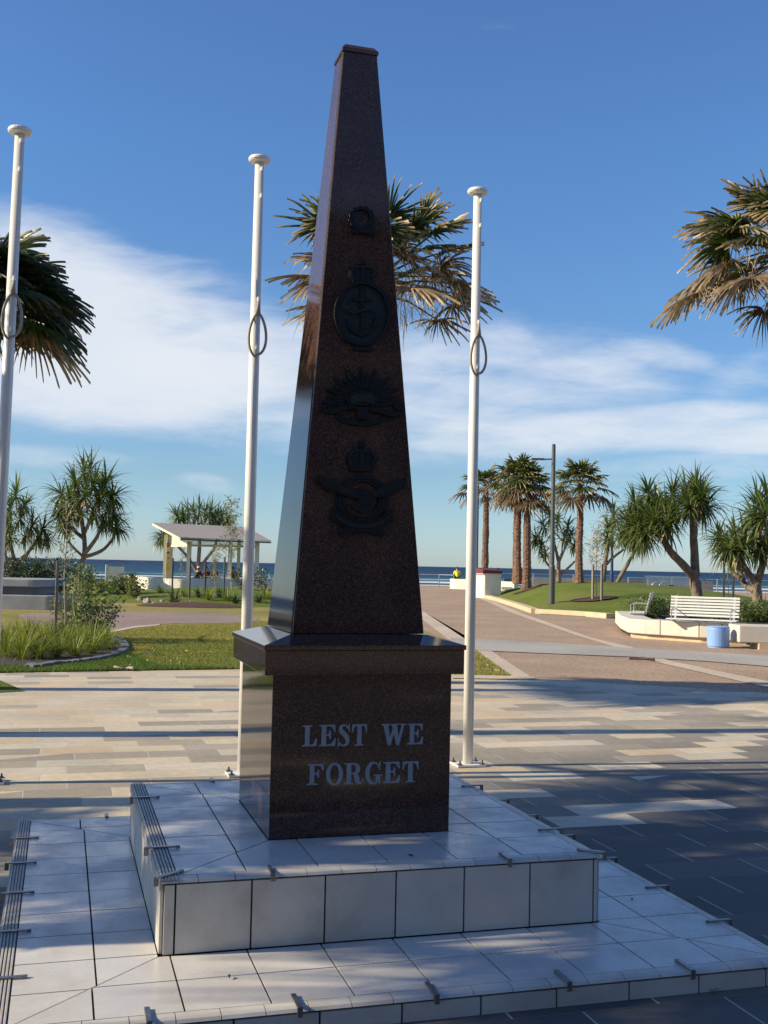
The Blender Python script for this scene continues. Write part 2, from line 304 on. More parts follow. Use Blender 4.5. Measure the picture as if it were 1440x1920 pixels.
    # ---- lawn
    def lawn(name, a, bb, dry, amt):
        m = bpy.data.materials.new(name); m.use_nodes = True; nt = m.node_tree; L = nt.links; b = nt.nodes['Principled BSDF']
        pos = world_tex(nt)
        n = N(nt, 'ShaderNodeTexNoise'); n.inputs['Scale'].default_value = 1.1; n.inputs['Detail'].default_value = 7; n.inputs['Roughness'].default_value = .65; L.new(pos, n.inputs[0])
        n2 = N(nt, 'ShaderNodeTexNoise'); n2.inputs['Scale'].default_value = .22; n2.inputs['Detail'].default_value = 4; L.new(pos, n2.inputs[0])
        n3 = N(nt, 'ShaderNodeTexNoise'); n3.inputs['Scale'].default_value = 26; n3.inputs['Detail'].default_value = 6; n3.inputs['Roughness'].default_value = .75; L.new(pos, n3.inputs[0])
        c = ramp(nt, n.outputs[0], [(.32, a), (.62, bb)])
        c = mixc(nt, ramp(nt, n2.outputs[0], [(.5-amt*.18, (0, 0, 0)), (.5+.12, (1, 1, 1))]), c, dry)
        c = mixc(nt, 1., c, ramp(nt, n3.outputs[0], [(.3, (.6, .6, .6)), (.7, (1.35, 1.35, 1.3))]), 'MULTIPLY')
        L.new(c, b.inputs['Base Color']); b.inputs['Roughness'].default_value = .95; b.inputs['Specular IOR Level'].default_value = .15
        bp = N(nt, 'ShaderNodeBump'); bp.inputs['Strength'].default_value = 1.; bp.inputs['Distance'].default_value = .04; L.new(n3.outputs[0], bp.inputs['Height']); L.new(bp.outputs[0], b.inputs['Normal'])
        return m
    MT['lawn'] = lawn('lawn', (.18, .18, .05), (.27, .25, .075), (.36, .30, .12), .55)
    MT['lawn_green'] = lawn('lawn_green', (.095, .14, .022), (.145, .19, .035), (.17, .19, .05), .2)
    # ---- sea
    m = bpy.data.materials.new('sea'); m.use_nodes = True; nt = m.node_tree; L = nt.links; b = nt.nodes['Principled BSDF']
    pos = world_tex(nt)
    mp = N(nt, 'ShaderNodeMapping'); mp.inputs['Rotation'].default_value = (0, 0, -YAW); mp.inputs['Location'].default_value = (0, 0, 0); L.new(pos, mp.inputs[0])
    sp = N(nt, 'ShaderNodeSeparateXYZ'); L.new(mp.outputs[0], sp.inputs[0])
    t = sp.outputs[1]
    st = N(nt, 'ShaderNodeMapping'); st.inputs['Scale'].default_value = (.25, 1., 1); L.new(mp.outputs[0], st.inputs[0])
    n = N(nt, 'ShaderNodeTexNoise'); n.inputs['Scale'].default_value = .06; n.inputs['Detail'].default_value = 9; n.inputs['Roughness'].default_value = .65; L.new(st.outputs[0], n.inputs[0])
    n2 = N(nt, 'ShaderNodeTexNoise'); n2.inputs['Scale'].default_value = .35; n2.inputs['Detail'].default_value = 6; n2.inputs['Roughness'].default_value = .6; L.new(st.outputs[0], n2.inputs[0])
    lg = math_(nt, 'LOGARITHM', math_(nt, 'MAXIMUM', t, 10.), 10.)
    far = N(nt, 'ShaderNodeMapRange'); far.inputs[1].default_value = 2.45; far.inputs[2].default_value = 3.3; L.new(lg, far.inputs[0])
    c = ramp(nt, math_(nt, 'ADD', far.outputs[0], math_(nt, 'MULTIPLY', math_(nt, 'SUBTRACT', n.outputs[0], .5), .9)), [(0, (.028, .12, .15)), (.45, (.014, .06, .115)), (1, (.012, .034, .085))])
    # breaking waves in lines parallel to the shore
    wav = math_(nt, 'ADD', t, math_(nt, 'MULTIPLY', n.outputs[0], 60.))
    near = N(nt, 'ShaderNodeMapRange'); near.inputs[1].default_value = 480.; near.inputs[2].default_value = 330.; near.clamp = True; L.new(t, near.inputs[0])
    s1 = math_(nt, 'SINE', math_(nt, 'MULTIPLY', wav, .085))
    xs = N(nt, 'ShaderNodeTexNoise', noise_dimensions='1D'); L.new(math_(nt, 'MULTIPLY', sp.outputs[0], .012), xs.inputs['W']); xs.inputs['Scale'].default_value = 1.; xs.inputs['Detail'].default_value = 3
    fo = math_(nt, 'ADD', math_(nt, 'MULTIPLY', s1, .5), math_(nt, 'ADD', math_(nt, 'MULTIPLY', math_(nt, 'SUBTRACT', n2.outputs[0], .5), 1.2), math_(nt, 'MULTIPLY', math_(nt, 'SUBTRACT', xs.outputs[0], .42), 1.6)))
    fm = N(nt, 'ShaderNodeMapRange'); fm.inputs[1].default_value = .22; fm.inputs[2].default_value = .42; L.new(fo, fm.inputs[0])
    foam = math_(nt, 'MULTIPLY', fm.outputs[0], near.outputs[0], clamp=True)
    c = mixc(nt, foam, c, (.75, .77, .78))
    L.new(c, b.inputs['Base Color']); b.inputs['Roughness'].default_value = .5; b.inputs['Specular IOR Level'].default_value = .05
    bp = N(nt, 'ShaderNodeBump'); bp.inputs['Strength'].default_value = .9; bp.inputs['Distance'].default_value = 1.5; L.new(math_(nt, 'ADD', n.outputs[0], n2.outputs[0]), bp.inputs['Height']); L.new(bp.outputs[0], b.inputs['Normal'])
    MT['sea'] = m
ground_mats()

# ------------------------------------------------------------------ mesh helpers
class MB:
    def __init__(s): s.v = []; s.f = []; s.t = []
    def add(s, verts, faces, tip=None):
        o = len(s.v); s.v.extend([tuple(p) for p in verts]); s.f.extend([tuple(i+o for i in f) for f in faces])
        s.t.extend(tip if tip is not None else [0.]*len(verts)); return s
    def box(s, c, d, rz=0., m=None):
        x, y, z = d[0]/2, d[1]/2, d[2]/2
        P = [Vector((a*x, b*y, e*z)) for e in (-1, 1) for a, b in ((-1, -1), (1, -1), (1, 1), (-1, 1))]
        if m is None: m = Matrix.Rotation(rz, 3, 'Z')
        return s.add([m@p+Vector(c) for p in P], [(3, 2, 1, 0), (4, 5, 6, 7), (0, 1, 5, 4), (1, 2, 6, 5), (2, 3, 7, 6), (3, 0, 4, 7)])
    def bar(s, a, b, w, h=None):
        a = Vector(a); b = Vector(b); h = h or w; d = b-a; m = d.to_track_quat('X', 'Z').to_matrix()
        return s.box((a+b)/2, (d.length, w, h), m=m)
    def prism(s, poly, z0, z1, frame=None):      # poly: list of (x, y); frame maps (x, y, z) -> point
        n = len(poly); fr = frame or (lambda x, y, z: Vector((x, y, z)))
        a = sum(poly[i][0]*poly[(i+1) % n][1]-poly[(i+1) % n][0]*poly[i][1] for i in range(n))
        if a < 0: poly = poly[::-1]
        P = [fr(x, y, z0) for x, y in poly]+[fr(x, y, z1) for x, y in poly]
        return s.add(P, [tuple(range(n-1, -1, -1)), tuple(range(n, 2*n))]+[(i, (i+1) % n, n+(i+1) % n, n+i) for i in range(n)])
    def tube(s, pts, rad, n=8, cap=True, tip=0., wob=0.):
        pts = [Vector(p) for p in pts]
        if isinstance(rad, (int, float)): rad = [rad]*len(pts)
        V_ = []; up = None
        for i, p in enumerate(pts):
            t = (pts[min(i+1, len(pts)-1)]-pts[max(i-1, 0)]).normalized()
            if up is None: up = t.orthogonal().normalized()
            up = (up - t*up.dot(t)); up = up.normalized() if up.length > 1e-5 else t.orthogonal().normalized()
            bi = t.cross(up)
            for k in range(n):
                a = 2*math.pi*k/n; r = rad[i]*(1+(random.uniform(-wob, wob) if wob else 0))
                V_.append(p+(up*math.cos(a)+bi*math.sin(a))*r)
        Fc = [(i*n+k, i*n+(k+1) % n, (i+1)*n+(k+1) % n, (i+1)*n+k) for i in range(len(pts)-1) for k in range(n)]
        if cap: Fc += [tuple(range(n-1, -1, -1)), tuple(range((len(pts)-1)*n, len(pts)*n))]
        return s.add(V_, Fc, [tip]*len(V_))
    def lathe(s, c, prof, n=24):
        V_ = []; m = len(prof)
        for r, z in prof:
            for k in range(n): a = 2*math.pi*k/n; V_.append((c[0]+r*math.cos(a), c[1]+r*math.sin(a), c[2]+z))
        Fc = [(i*n+k, i*n+(k+1) % n, (i+1)*n+(k+1) % n, (i+1)*n+k) for i in range(m-1) for k in range(n)]
        Fc += [tuple(range(n-1, -1, -1)), tuple(range((m-1)*n, m*n))]
        return s.add(V_, Fc)
    def build(s, name, m, parent=None, smooth=False, bevel=0., loc=None):
        me = bpy.data.meshes.new(name); me.from_pydata(s.v, [], s.f); me.update()
        if any(s.t):
            a = me.attributes.new('tip', 'FLOAT', 'POINT'); a.data.foreach_set('value', s.t)
        if smooth: me.polygons.foreach_set('use_smooth', [True]*len(me.polygons))
        if m: me.materials.append(m)
        o = bpy.data.objects.new(name, me); COL.objects.link(o)
        if parent: o.parent = parent; o.matrix_parent_inverse = parent_inv(parent)
        if bevel:
            b = o.modifiers.new('bevel', 'BEVEL'); b.width = bevel; b.segments = 2; b.limit_method = 'ANGLE'
        return o
def parent_inv(p): return p.matrix_basis.inverted() if p.parent is None else Matrix.Identity(4)   # parts are modelled in world space
def tag(o, label=None, cat=None, group=None, kind=None):
    if label: o['label'] = label
    if cat: o['category'] = cat
    if group: o['group'] = group
    if kind: o['kind'] = kind
    return o
def empty(name, loc, label, cat, group=None, rz=0.):
    o = bpy.data.objects.new(name, None); COL.objects.link(o); o.location = loc; o.rotation_euler = (0, 0, rz); o.empty_display_size = .2
    # children are built in local coordinates (parent at origin of its own frame)
    return tag(o, label, cat, group)
def part(mb, name, m, parent, **k):            # geometry given in the parent's local frame
    o = mb.build(name, m, None, **k); o.parent = parent; return o
def structure(mb, name, m, **k): return tag(mb.build(name, m, **k), kind='structure')
def copy_thing(root, loc, rz=None, label=None):
    r = root.copy(); COL.objects.link(r); r.location = loc
    if rz is not None: r.rotation_euler = (0, 0, rz)
    if label: r['label'] = label
    for ch in list(root.children):
        c = ch.copy(); COL.objects.link(c); c.parent = r; c.matrix_parent_inverse = ch.matrix_parent_inverse.copy()
        for g in list(ch.children):
            d = g.copy(); COL.objects.link(d); d.parent = c; d.matrix_parent_inverse = g.matrix_parent_inverse.copy()
    return r
def rnd(a, b): return random.uniform(a, b)

# ------------------------------------------------------------------ terrain
def sheet(name, pts, z, m, sub=False):
    mb = MB(); P = [(p[0], p[1]) for p in pts]
    a = sum(P[i][0]*P[(i+1) % len(P)][1]-P[(i+1) % len(P)][0]*P[i][1] for i in range(len(P)))
    if a < 0: P = P[::-1]
    bm = bmesh.new(); vs = [bm.verts.new((x, y, z)) for x, y in P]; f = bm.faces.new(vs); bmesh.ops.triangulate(bm, faces=[f])
    me = bpy.data.meshes.new(name); bm.to_mesh(me); bm.free(); me.materials.append(m)
    o = bpy.data.objects.new(name, me); COL.objects.link(o); return tag(o, kind='structure')
def gp(L, z=0.): return [G(x, y, z) for x, y in L]
def smooth_poly(P, n=4):
    out = []; m = len(P)
    for i in range(m):
        a, b, c, d = (Vector(P[(i+k-1) % m][:2]) for k in range(4))
        for k in range(n):
            t = k/n; out.append(.5*((2*b)+(c-a)*t+(2*a-5*b+4*c-d)*t*t+(3*b-a-3*c+d)*t**3))
    return out
def inside(x, y, P):
    r = False; n = len(P)
    for i in range(n):
        x1, y1 = P[i][0], P[i][1]; x2, y2 = P[i-1][0], P[i-1][1]
        if (y1 > y) != (y2 > y) and x < (x2-x1)*(y-y1)/(y2-y1)+x1: r = not r
    return r
class Mound:
    def __init__(s, poly, c, H, power=1.3, z0=.012):
        s.P = [Vector(p[:2]) for p in poly]; s.c = Vector(c[:2]); s.H = H; s.pw = power; s.z0 = z0
    def tval(s, x, y):
        d = Vector((x, y))-s.c; n = len(s.P); best = None
        if d.length < 1e-6: return 0.
        for i in range(n):
            a = s.P[i]-s.c; b = s.P[(i+1) % n]-s.c; e = b-a; den = d.x*e.y-d.y*e.x
            if abs(den) < 1e-12: continue
            t = (a.x*e.y-a.y*e.x)/den; u = (a.x*d.y-a.y*d.x)/den
            if t > 0 and -1e-9 <= u <= 1+1e-9: best = t if best is None else min(best, t)
        return 1/best if best else 0.
    def h(s, t): t = min(1, t); return s.z0+s.H*(1-t*t*(3-2*t)) if s.pw == 0 else s.z0+s.H*(1-t**s.pw)**1.25
    def z(s, x, y):
        t = s.tval(x, y); return s.h(t) if t <= 1 else 0.
    def build(s, name, m, rings=26):
        B = smooth_poly(s.P, 1); mb = MB(); n = len(B); vs = [(s.c.x, s.c.y, s.h(0))]
        for k in range(1, rings+1):
            t = k/rings
            for b in B:
                p = s.c+(b-s.c)*t; q = noise.noise((p.x*.35, p.y*.35, 0))*.12*s.H*(1-t)
                vs.append((p.x, p.y, s.h(t)+q))
        fc = [(0, 1+i, 1+(i+1) % n) for i in range(n)]
        for k in range(rings-1):
            for i in range(n): a = 1+k*n+i; b_ = 1+k*n+(i+1) % n; fc.append((a, a+n, b_+n, b_))
        mb.add(vs, fc); o = mb.build(name, m, smooth=True)
        bm = bmesh.new(); bm.from_mesh(o.data); bmesh.ops.recalc_face_normals(bm, faces=bm.faces)
        if sum(f.normal.z for f in bm.faces) < 0: bmesh.ops.reverse_faces(bm, faces=bm.faces)
        bm.to_mesh(o.data); bm.free(); return tag(o, kind='structure')
MOUNDS = []
def Z(x, y): return max([0.]+[m.z(x, y) for m in MOUNDS])
def hit(px, py):                      # where the sight line meets the terrain
    d = ray(px, py).normalized(); t = 10.
    while t < 140:
        p = CAM+d*t
        if p.z <= Z(p.x, p.y): return Vector((p.x, p.y, Z(p.x, p.y)))
        t += .15
    return G(px, py)

def build_ground():
    mb = MB(); T = [(-80, 0), (40, 0), (93, 0), (93.5, -1.6), (110, -2.4), (250, -3.9), (420, -6)]
    S = [-400, -120, -40, 0, 40, 120, 400]
    mb.add([V(s, t, z) for t, z in T for s in S], [(i*7+j, i*7+j+1, (i+1)*7+j+1, (i+1)*7+j) for i in range(6) for j in range(6)])
    structure(mb, 'ground', MT['asphalt_far'])
    mb = MB(); mb.add([V(-40000, 200, -3.5), V(40000, 200, -3.5), V(40000, 60000, -3.5), V(-40000, 60000, -3.5)], [(0, 1, 2, 3)])
    structure(mb, 'sea', MT['sea'])
    # plaza of pavers with its curved far edge
    edge = gp([(-400, 1272), (0, 1263), (450, 1256), (700, 1262), (846, 1271), (1000, 1275), (1150, 1283), (1300, 1291), (1440, 1301), (1800, 1335)])
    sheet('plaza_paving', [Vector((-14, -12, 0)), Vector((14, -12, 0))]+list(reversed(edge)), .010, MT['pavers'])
    # aggregate promenade reaching the beach
    sheet('promenade', [V(-8, 12), V(22, 9), V(34, 20), V(36, 92.5), V(-2, 92.5), V(-8, 30)], .004, MT['aggregate'])
    bl = [(1002, 1275), (922, 1222), (872, 1199), (797, 1149), (770, 1132), (735, 1110)]
    bl2 = [(958, 1273), (893, 1221), (841, 1200), (790, 1161), (760, 1141), (731, 1110)]
    sheet('cream_band_left', gp(bl)+list(reversed(gp(bl2))), .014, MT['band'])
    br = [(900, 1117), (977, 1150), (1110, 1197), (1187, 1215), (1258, 1241), (1440, 1279), (1600, 1312)]
    br2 = [(896, 1121), (965, 1152), (1080, 1192), (1168, 1219), (1232, 1243), (1440, 1291), (1600, 1327)]
    sheet('cream_band_right', gp(br)+list(reversed(gp(br2))), .014, MT['band'])
    gb = [(845, 1197), (1010, 1205), (1183, 1216), (1320, 1224), (1440, 1231), (1700, 1248)]
    gb2 = [(845, 1216), (890, 1221), (1010, 1226), (1183, 1233), (1320, 1241), (1440, 1251), (1700, 1275)]
    sheet('grey_cross_path', gp(gb)+list(reversed(gp(gb2))), .018, MT['greyband'])
    hd = [(846, 1267), (1000, 1271), (1010, 1277), (846, 1274)]
    sheet('cream_header', gp(hd), .022, MT['band'])
    # lawn left of the monument
    global LAWN
    LAWN = gp([(-500, 1268), (-100, 1263), (0, 1262.5), (200, 1259), (450, 1255.5), (700, 1261), (958, 1268.5), (893, 1221), (838, 1201), (740, 1160), (700, 1130), (640, 1112), (560, 1107)])+[V(-3, 74), V(-34, 73), V(-40, 30)]
    sheet('lawn', LAWN, .016, MT['lawn'])
    sheet('lawn_corner', gp([(-90, 1262), (0, 1278), (46, 1298), (-90, 1305)]), .018, MT['lawn_green'])
    cp = [(40, 1153), (152, 1150), (253, 1149), (361, 1150), (430, 1153), (478, 1159), (484, 1164), (451, 1170), (385, 1169.5), (325, 1170.5), (253, 1176), (213, 1183), (150, 1192), (60, 1168)]
    sheet('curved_path', smooth_poly(gp(cp), 4), .022, MT['redpath'])
    rim = [(190, 1186), (213, 1183), (253, 1176), (300, 1172)]; rim2 = [(300, 1174), (253, 1179), (214, 1187), (192, 1190)]
    sheet('path_rim', gp(rim)+gp(rim2), .026, MT['band'])
    # grassy mounds
    m1 = [(905, 1119), (943, 1129), (979, 1140), (1012, 1151.5), (1060, 1154), (1110, 1157), (1149, 1160)]
    P = gp(m1)+[V(10.5, 33), V(14.5, 36), V(19, 44), V(21, 56), V(17, 66), V(11, 70), V(6.5, 69), V(5.2, 62)]
    mo = Mound(P, V(10.6, 52), 1.0, 2.1); MOUNDS.append(mo); mo.build('grass_mound', MT['lawn_green'])
    Q = [V(-13.6, 44), V(-9.5, 40.5), V(-5, 39.5), V(-1, 41), V(.8, 46), V(.5, 52), V(-3, 55.5), V(-8, 56), V(-12, 52)]
    mo2 = Mound(smooth_poly(Q, 3), V(-5.4, 48.5), .52, 2.0, .018); MOUNDS.append(mo2); mo2.build('grass_bank', MT['lawn_green'])
    # kerb round the mound
    k = gp([(893, 1108), (905, 1118), (943, 1128), (979, 1139), (1012, 1150.5), (1060, 1153), (1110, 1156), (1152, 1160)])
    mb = MB()
    for i in range(len(k)-1):
        a, b = k[i], k[i+1]; d = (b-a).normalized(); nrm = Vector((d.y, -d.x, 0))
        if nrm.dot(CAM-a) < 0: nrm = -nrm
        for (p, q) in ((a, b),):
            w_ = .32; P4 = [p, q, q+nrm*w_, p+nrm*w_]
            mb.prism([(v.x, v.y) for v in P4], .0, .17)
    tag(mb.build('kerb', MT['concrete_warm'], bevel=.01), 'cream concrete kerb curving along the grass mound beside the promenade', 'kerb')
build_ground()

# ------------------------------------------------------------------ monument
P_ = .42; W1 = .93; W1B = .945; L2, R2, F2, B2 = 1.521, 1.475, 1.518, 1.47
Z1, Z2, Z3, Z4, Z4B, Z5 = .0968, .385, 1.110, 1.2455, 1.284, 4.175
CC, AA, BB = .464, .316, .084
def split(poly, p, n):
    out = [[], []]; m = len(poly)
    for i in range(m):
        a, b = poly[i], poly[(i+1) % m]; da = (a[0]-p[0])*n[0]+(a[1]-p[1])*n[1]; db = (b[0]-p[0])*n[0]+(b[1]-p[1])*n[1]
        if da >= 0: out[0].append(a)
        if da <= 0: out[1].append(a)
        if da*db < 0:
            t = da/(da-db); q = (a[0]+(b[0]-a[0])*t, a[1]+(b[1]-a[1])*t); out[0].append(q); out[1].append(q)
    res = []
    for o in out:
        ar = abs(sum(o[i][0]*o[(i+1) % len(o)][1]-o[(i+1) % len(o)][0]*o[i][1] for i in range(len(o))))/2 if len(o) > 2 else 0
        if ar > 1e-4: res.append(o)
    return res
def inset(poly, d):
    a = sum(poly[i][0]*poly[(i+1) % len(poly)][1]-poly[(i+1) % len(poly)][0]*poly[i][1] for i in range(len(poly)))
    if a < 0: poly = poly[::-1]
    m = len(poly); L = []
    for i in range(m):
        p, q = Vector(poly[i]), Vector(poly[(i+1) % m]); e = (q-p).normalized(); nn = Vector((-e.y, e.x)); L.append((p+nn*d, e))
    out = []
    for i in range(m):
        (p, e), (q, f) = L[i-1], L[i]; den = e.x*f.y-e.y*f.x
        if abs(den) < 1e-6: out.append(q); continue
        t = ((q.x-p.x)*f.y-(q.y-p.y)*f.x)/den; out.append(p+e*t)
    return [(v[0], v[1]) for v in out]
def cut_grid(rects, cuts):
    cells = []
    for rect, cs in zip(rects, cuts):
        cur = [rect]
        for p, n in cs:
            nx = []
            for c in cur: nx += split(c, p, n)
            cur = nx
        cells += cur
    return cells
def tiles(mb, cells, z0, z1, g=.0036, frame=None):
    for c in cells:
        if len(c) < 3: continue
        i = inset(c, g)
        zz = z1+rnd(-.0006, .0006)
        mb.prism(i, z0, zz, frame)
def xs(v): return ((v, 0), (1, 0))
def ys(v): return ((0, v), (0, 1))
def build_plinth():
    root = empty('tiled_plinth', (0, 0, 0), 'two stepped cream tiled plinth with metal edge clips under the granite memorial', 'plinth')
    U = .295
    lo = root
    # lower step
    mb = MB(); mb.box(((R2-L2)/2, (B2-F2)/2, (Z1-.012)/2), (L2+R2-.02, B2+F2-.02, Z1-.012)); core = mb.build('lower_step', MT['grout'], root)
    lx, rx, fy, by = -L2+.066, R2-.05, -F2+.05, B2-.05
    k = [U*i-.002 for i in range(-5, 6)]
    front = [(lx, fy), (rx, fy), (W1, -W1), (-W1, -W1)]; left = [(lx, fy), (-W1, -W1), (-W1, W1B), (lx, by)]
    right = [(rx, fy), (rx, by), (W1, W1B), (W1, -W1)]; back = [(lx, by), (-W1, W1B), (W1, W1B), (rx, by)]
    cells = cut_grid([front, left, right, back], [[ys(-1.185)]+[xs(a) for a in k], [xs(-1.165)]+[ys(a-.015) for a in k], [xs(1.15)]+[ys(a-.02) for a in k], [ys(1.2)]+[xs(a) for a in k]])
    mb = MB(); tiles(mb, cells, Z1-.013, Z1); mb.build('floor_tile', MT['tile'], core)
    # bullnose trims along front, right and back
    mb = MB()
    def trims(a, b, w, ztop, L=.148, out=(0, -1)):
        a = Vector(a); b = Vector(b); n = max(1, round((b-a).length/L)); d = (b-a)/n; nn = Vector(out)
        for i in range(n):
            p = a+d*i+d.normalized()*.0015; q = a+d*(i+1)-d.normalized()*.0015
            prof = [(0, -.016), (0, 0), (w*.55, -.001), (w*.85, -.006), (w, -.016)]
            vs = []
            for e in (p, q):
                for u_, z_ in prof: v = e+nn*u_; vs.append((v.x, v.y, ztop+z_))
            m_ = len(prof); mb.add(vs, [(j, j+1, m_+j+1, m_+j) for j in range(m_-1)]+[(0, m_, 2*m_-1, m_-1), tuple(range(m_)), tuple(range(2*m_-1, m_-1, -1))])
    trims((-L2+.0, -F2+.05), (R2, -F2+.05), .054, Z1, out=(0, -1)); trims((R2-.05, -F2+.052), (R2-.05, B2-.05), .054, Z1, out=(1, 0)); trims((-L2+.06, B2-.05), (R2-.05, B2-.05), .054, Z1, out=(0, 1))
    mb.build('edge_trim', MT['tile_side'], root, smooth=False)
    # risers
    def riser(a, b, z0, z1, out, step=U, endw=.0, name='riser_tile'):
        mb = MB(); a = Vector(a); b = Vector(b); Lg = (b-a).length; e = (b-a).normalized(); nn = Vector(out)
        cuts = []; x = endw if endw else step*.5
        while x < Lg-.02: cuts.append(x); x += step
        cells = [[(0, z0), (Lg, z0), (Lg, z1), (0, z1)]]
        for c in cuts:
            nx = []
            for q in cells: nx += split(q, (c, 0), (1, 0))
            cells = nx
        fr = lambda x, y, z: Vector((a.x+e.x*x+nn.x*z, a.y+e.y*x+nn.y*z, y))
        for c in cells: mb.prism(inset(c, .0038), 0, .012, fr)
        o = mb.build(name, MT['tile_side'], root)
        bm = bmesh.new(); bm.from_mesh(o.data); bmesh.ops.recalc_face_normals(bm, faces=bm.faces); bm.to_mesh(o.data); bm.free()
    riser((-L2+.01, -F2+.01), (R2-.01, -F2+.01), .002, Z1-.02, (0, -1), endw=.19)
    riser((R2-.01, -F2+.01), (R2-.01, B2-.01), .002, Z1-.02, (1, 0))
    riser((-L2+.01, -F2+.01), (-L2+.01, B2-.01), .002, Z1-.02, (-1, 0))
    # ribbed nosings
    def nosing(x0, y0, y1, z, name):
        mb = MB(); n = 5; w_ = .066/n
        for i in range(n):
            xa = x0+i*w_; vs = []
            for y in (y0, y1):
                dz = -.012 if i == 0 else 0
                vs += [(xa+.001, y, z-.014), (xa+.001, y, z-.002+dz*.6), (xa+w_*.3, y, z+.003+dz*.3), (xa+w_*.75, y, z+.003), (xa+w_-.0025, y, z-.002), (xa+w_-.0025, y, z-.014)]
            mb.add(vs, [(j, j+1, 7+j, 6+j) for j in range(5)]+[(0, 6, 11, 5), (5, 4, 3, 2, 1, 0), (6, 7, 8, 9, 10, 11)])
        mb.box((x0+.033, (y0+y1)/2, z-.012), (.064, y1-y0, .012)); mb.box((x0-.001, (y0+y1)/2, z-.024), (.006, y1-y0, .036))
        o = mb.build(name, MT['nosing'], root)
        bm = bmesh.new(); bm.from_mesh(o.data); bmesh.ops.recalc_face_normals(bm, faces=bm.faces); bm.to_mesh(o.data); bm.free()
    nosing(-L2, -F2+.05, B2, Z1, 'ribbed_nosing'); nosing(-W1, -W1+.002, W1B, Z2, 'ribbed_nosing')
    # upper step
    mb = MB(); mb.box((0, (W1B-W1)/2, (Z1+Z2)/2-.007), (2*W1-.024, W1+W1B-.024, Z2-Z1-.012)); core = mb.build('upper_step', MT['grout'], root)
    lx, rx, fy, by = -W1+.066, W1-.05, -W1+.05, W1B-.05
    front = [(lx, fy), (rx, fy), (P_, -P_), (-P_, -P_)]; left = [(lx, fy), (-P_, -P_), (-P_, P_), (lx, by)]
    right = [(rx, fy), (rx, by), (P_, P_), (P_, -P_)]; back = [(lx, by), (-P_, P_), (P_, P_), (rx, by)]
    cells = cut_grid([front, left, right, back], [[xs(a) for a in k], [xs(-.587)]+[ys(a+.012) for a in k], [xs(.585)]+[ys(a+.005) for a in k], [ys(.6)]+[xs(a) for a in k]])
    mb = MB(); tiles(mb, cells, Z2-.014, Z2); mb.build('floor_tile', MT['tile'], core)
    mb = MB(); trims((-W1, -W1+.05), (W1, -W1+.05), .054, Z2, out=(0, -1)); trims((W1-.05, -W1+.052), (W1-.05, W1B-.05), .054, Z2, out=(1, 0)); trims((-W1+.066, W1B-.05), (W1-.05, W1B-.05), .054, Z2, out=(0, 1))
    mb.build('edge_trim', MT['tile_side'], root)
    riser((-W1+.012, -W1+.012), (W1-.012, -W1+.012), Z1+.001, Z2-.02, (0, -1), endw=.045+.295*0)
    riser((W1-.012, -W1+.012), (W1-.012, W1B-.012), Z1+.001, Z2-.02, (1, 0), endw=.045)
    riser((-W1+.012, -W1+.012), (-W1+.012, W1B-.012), Z1+.001, Z2-.02, (-1, 0), endw=.045)
    # steel clips hooked over the edges
    def clip(x, y, z, dx, dy, L=.105, ang=0.):
        d = Vector((dx, dy, 0)).normalized()
        if ang: d.rotate(Matrix.Rotation(R(ang), 3, 'Z'))
        mb = MB(); o_ = Vector((x, y, z+.007))
        mb.bar(o_-d*L*.85, o_+d*.022, .020, .006); mb.bar(o_+d*.022+Vector((0, 0, .003)), o_+d*.022-Vector((0, 0, .034)), .006, .02)
        mb.bar(o_-d*L*.85+Vector((0, 0, -.006)), o_-d*L*.85+Vector((0, 0, .004)), .012, .018)
        mb.build('edge_clip', MT['clip'], root, bevel=.002)
    for y in (1.0, .5, 0, -.53, -1.04): clip(-L2, y, Z1, -1, 0, .13)
    for x in (-1.01, -.51, -.02, .49, 1.0): clip(x, -F2, Z1, 0, -1)
    for y in (1.42, .97, .47, -.02, -.53, -1.04): clip(R2, y, Z1, 1, 0)
    clip(-1.03, B2, Z1, 0, 1, .06); clip(-.4, B2, Z1, 0, 1, .06)
    for y in (.54, -.47): clip(-W1, y, Z2, -1, 0, .13)
    clip(-W1, -W1+.02, Z2, -1, 0, .13, 38)
    for x in (-.5, .5): clip(x, -W1, Z2, 0, -1, .09)
    for y in (.52, -.5): clip(W1, y, Z2, 1, 0)
    clip(W1, -W1+.01, Z2, 1, 0, .105, -38); clip(-.49, W1B, Z2, 0, 1, .06); clip(.4, W1B, Z2, 0, 1, .06)
build_plinth()

def curve_shape(name, loops, thick, m, parent, frame):
    """loops: list of closed outlines (holes allowed) in 2-D; frame(x, y, z) -> world"""
    cu = bpy.data.curves.new(name, 'CURVE'); cu.dimensions = '2D'; cu.fill_mode = 'BOTH'; cu.extrude = .5
    for lp in loops:
        sp = cu.splines.new('POLY'); sp.points.add(len(lp)-1)
        for i, p in enumerate(lp): sp.points[i].co = (p[0], p[1], 0, 1)
        sp.use_cyclic_u = True
    tmp = bpy.data.objects.new(name, cu); COL.objects.link(tmp)
    bpy.context.view_layer.update()
    me = bpy.data.meshes.new_from_object(tmp.evaluated_get(bpy.context.evaluated_depsgraph_get()))
    bpy.data.objects.remove(tmp); bpy.data.curves.remove(cu)
    z0, z1 = thick
    for v in me.vertices:
        v.co = frame(v.co.x, v.co.y, z0+(z1-z0)*(v.co.z+.5))
    bm = bmesh.new(); bm.from_mesh(me); bmesh.ops.remove_doubles(bm, verts=bm.verts, dist=1e-5); bmesh.ops.recalc_face_normals(bm, faces=bm.faces); bm.to_mesh(me); bm.free()
    me.materials.clear(); me.materials.append(m)
    o = bpy.data.objects.new(name, me); COL.objects.link(o)
    if parent: o.parent = parent; o.matrix_parent_inverse = parent_inv(parent)
    return o
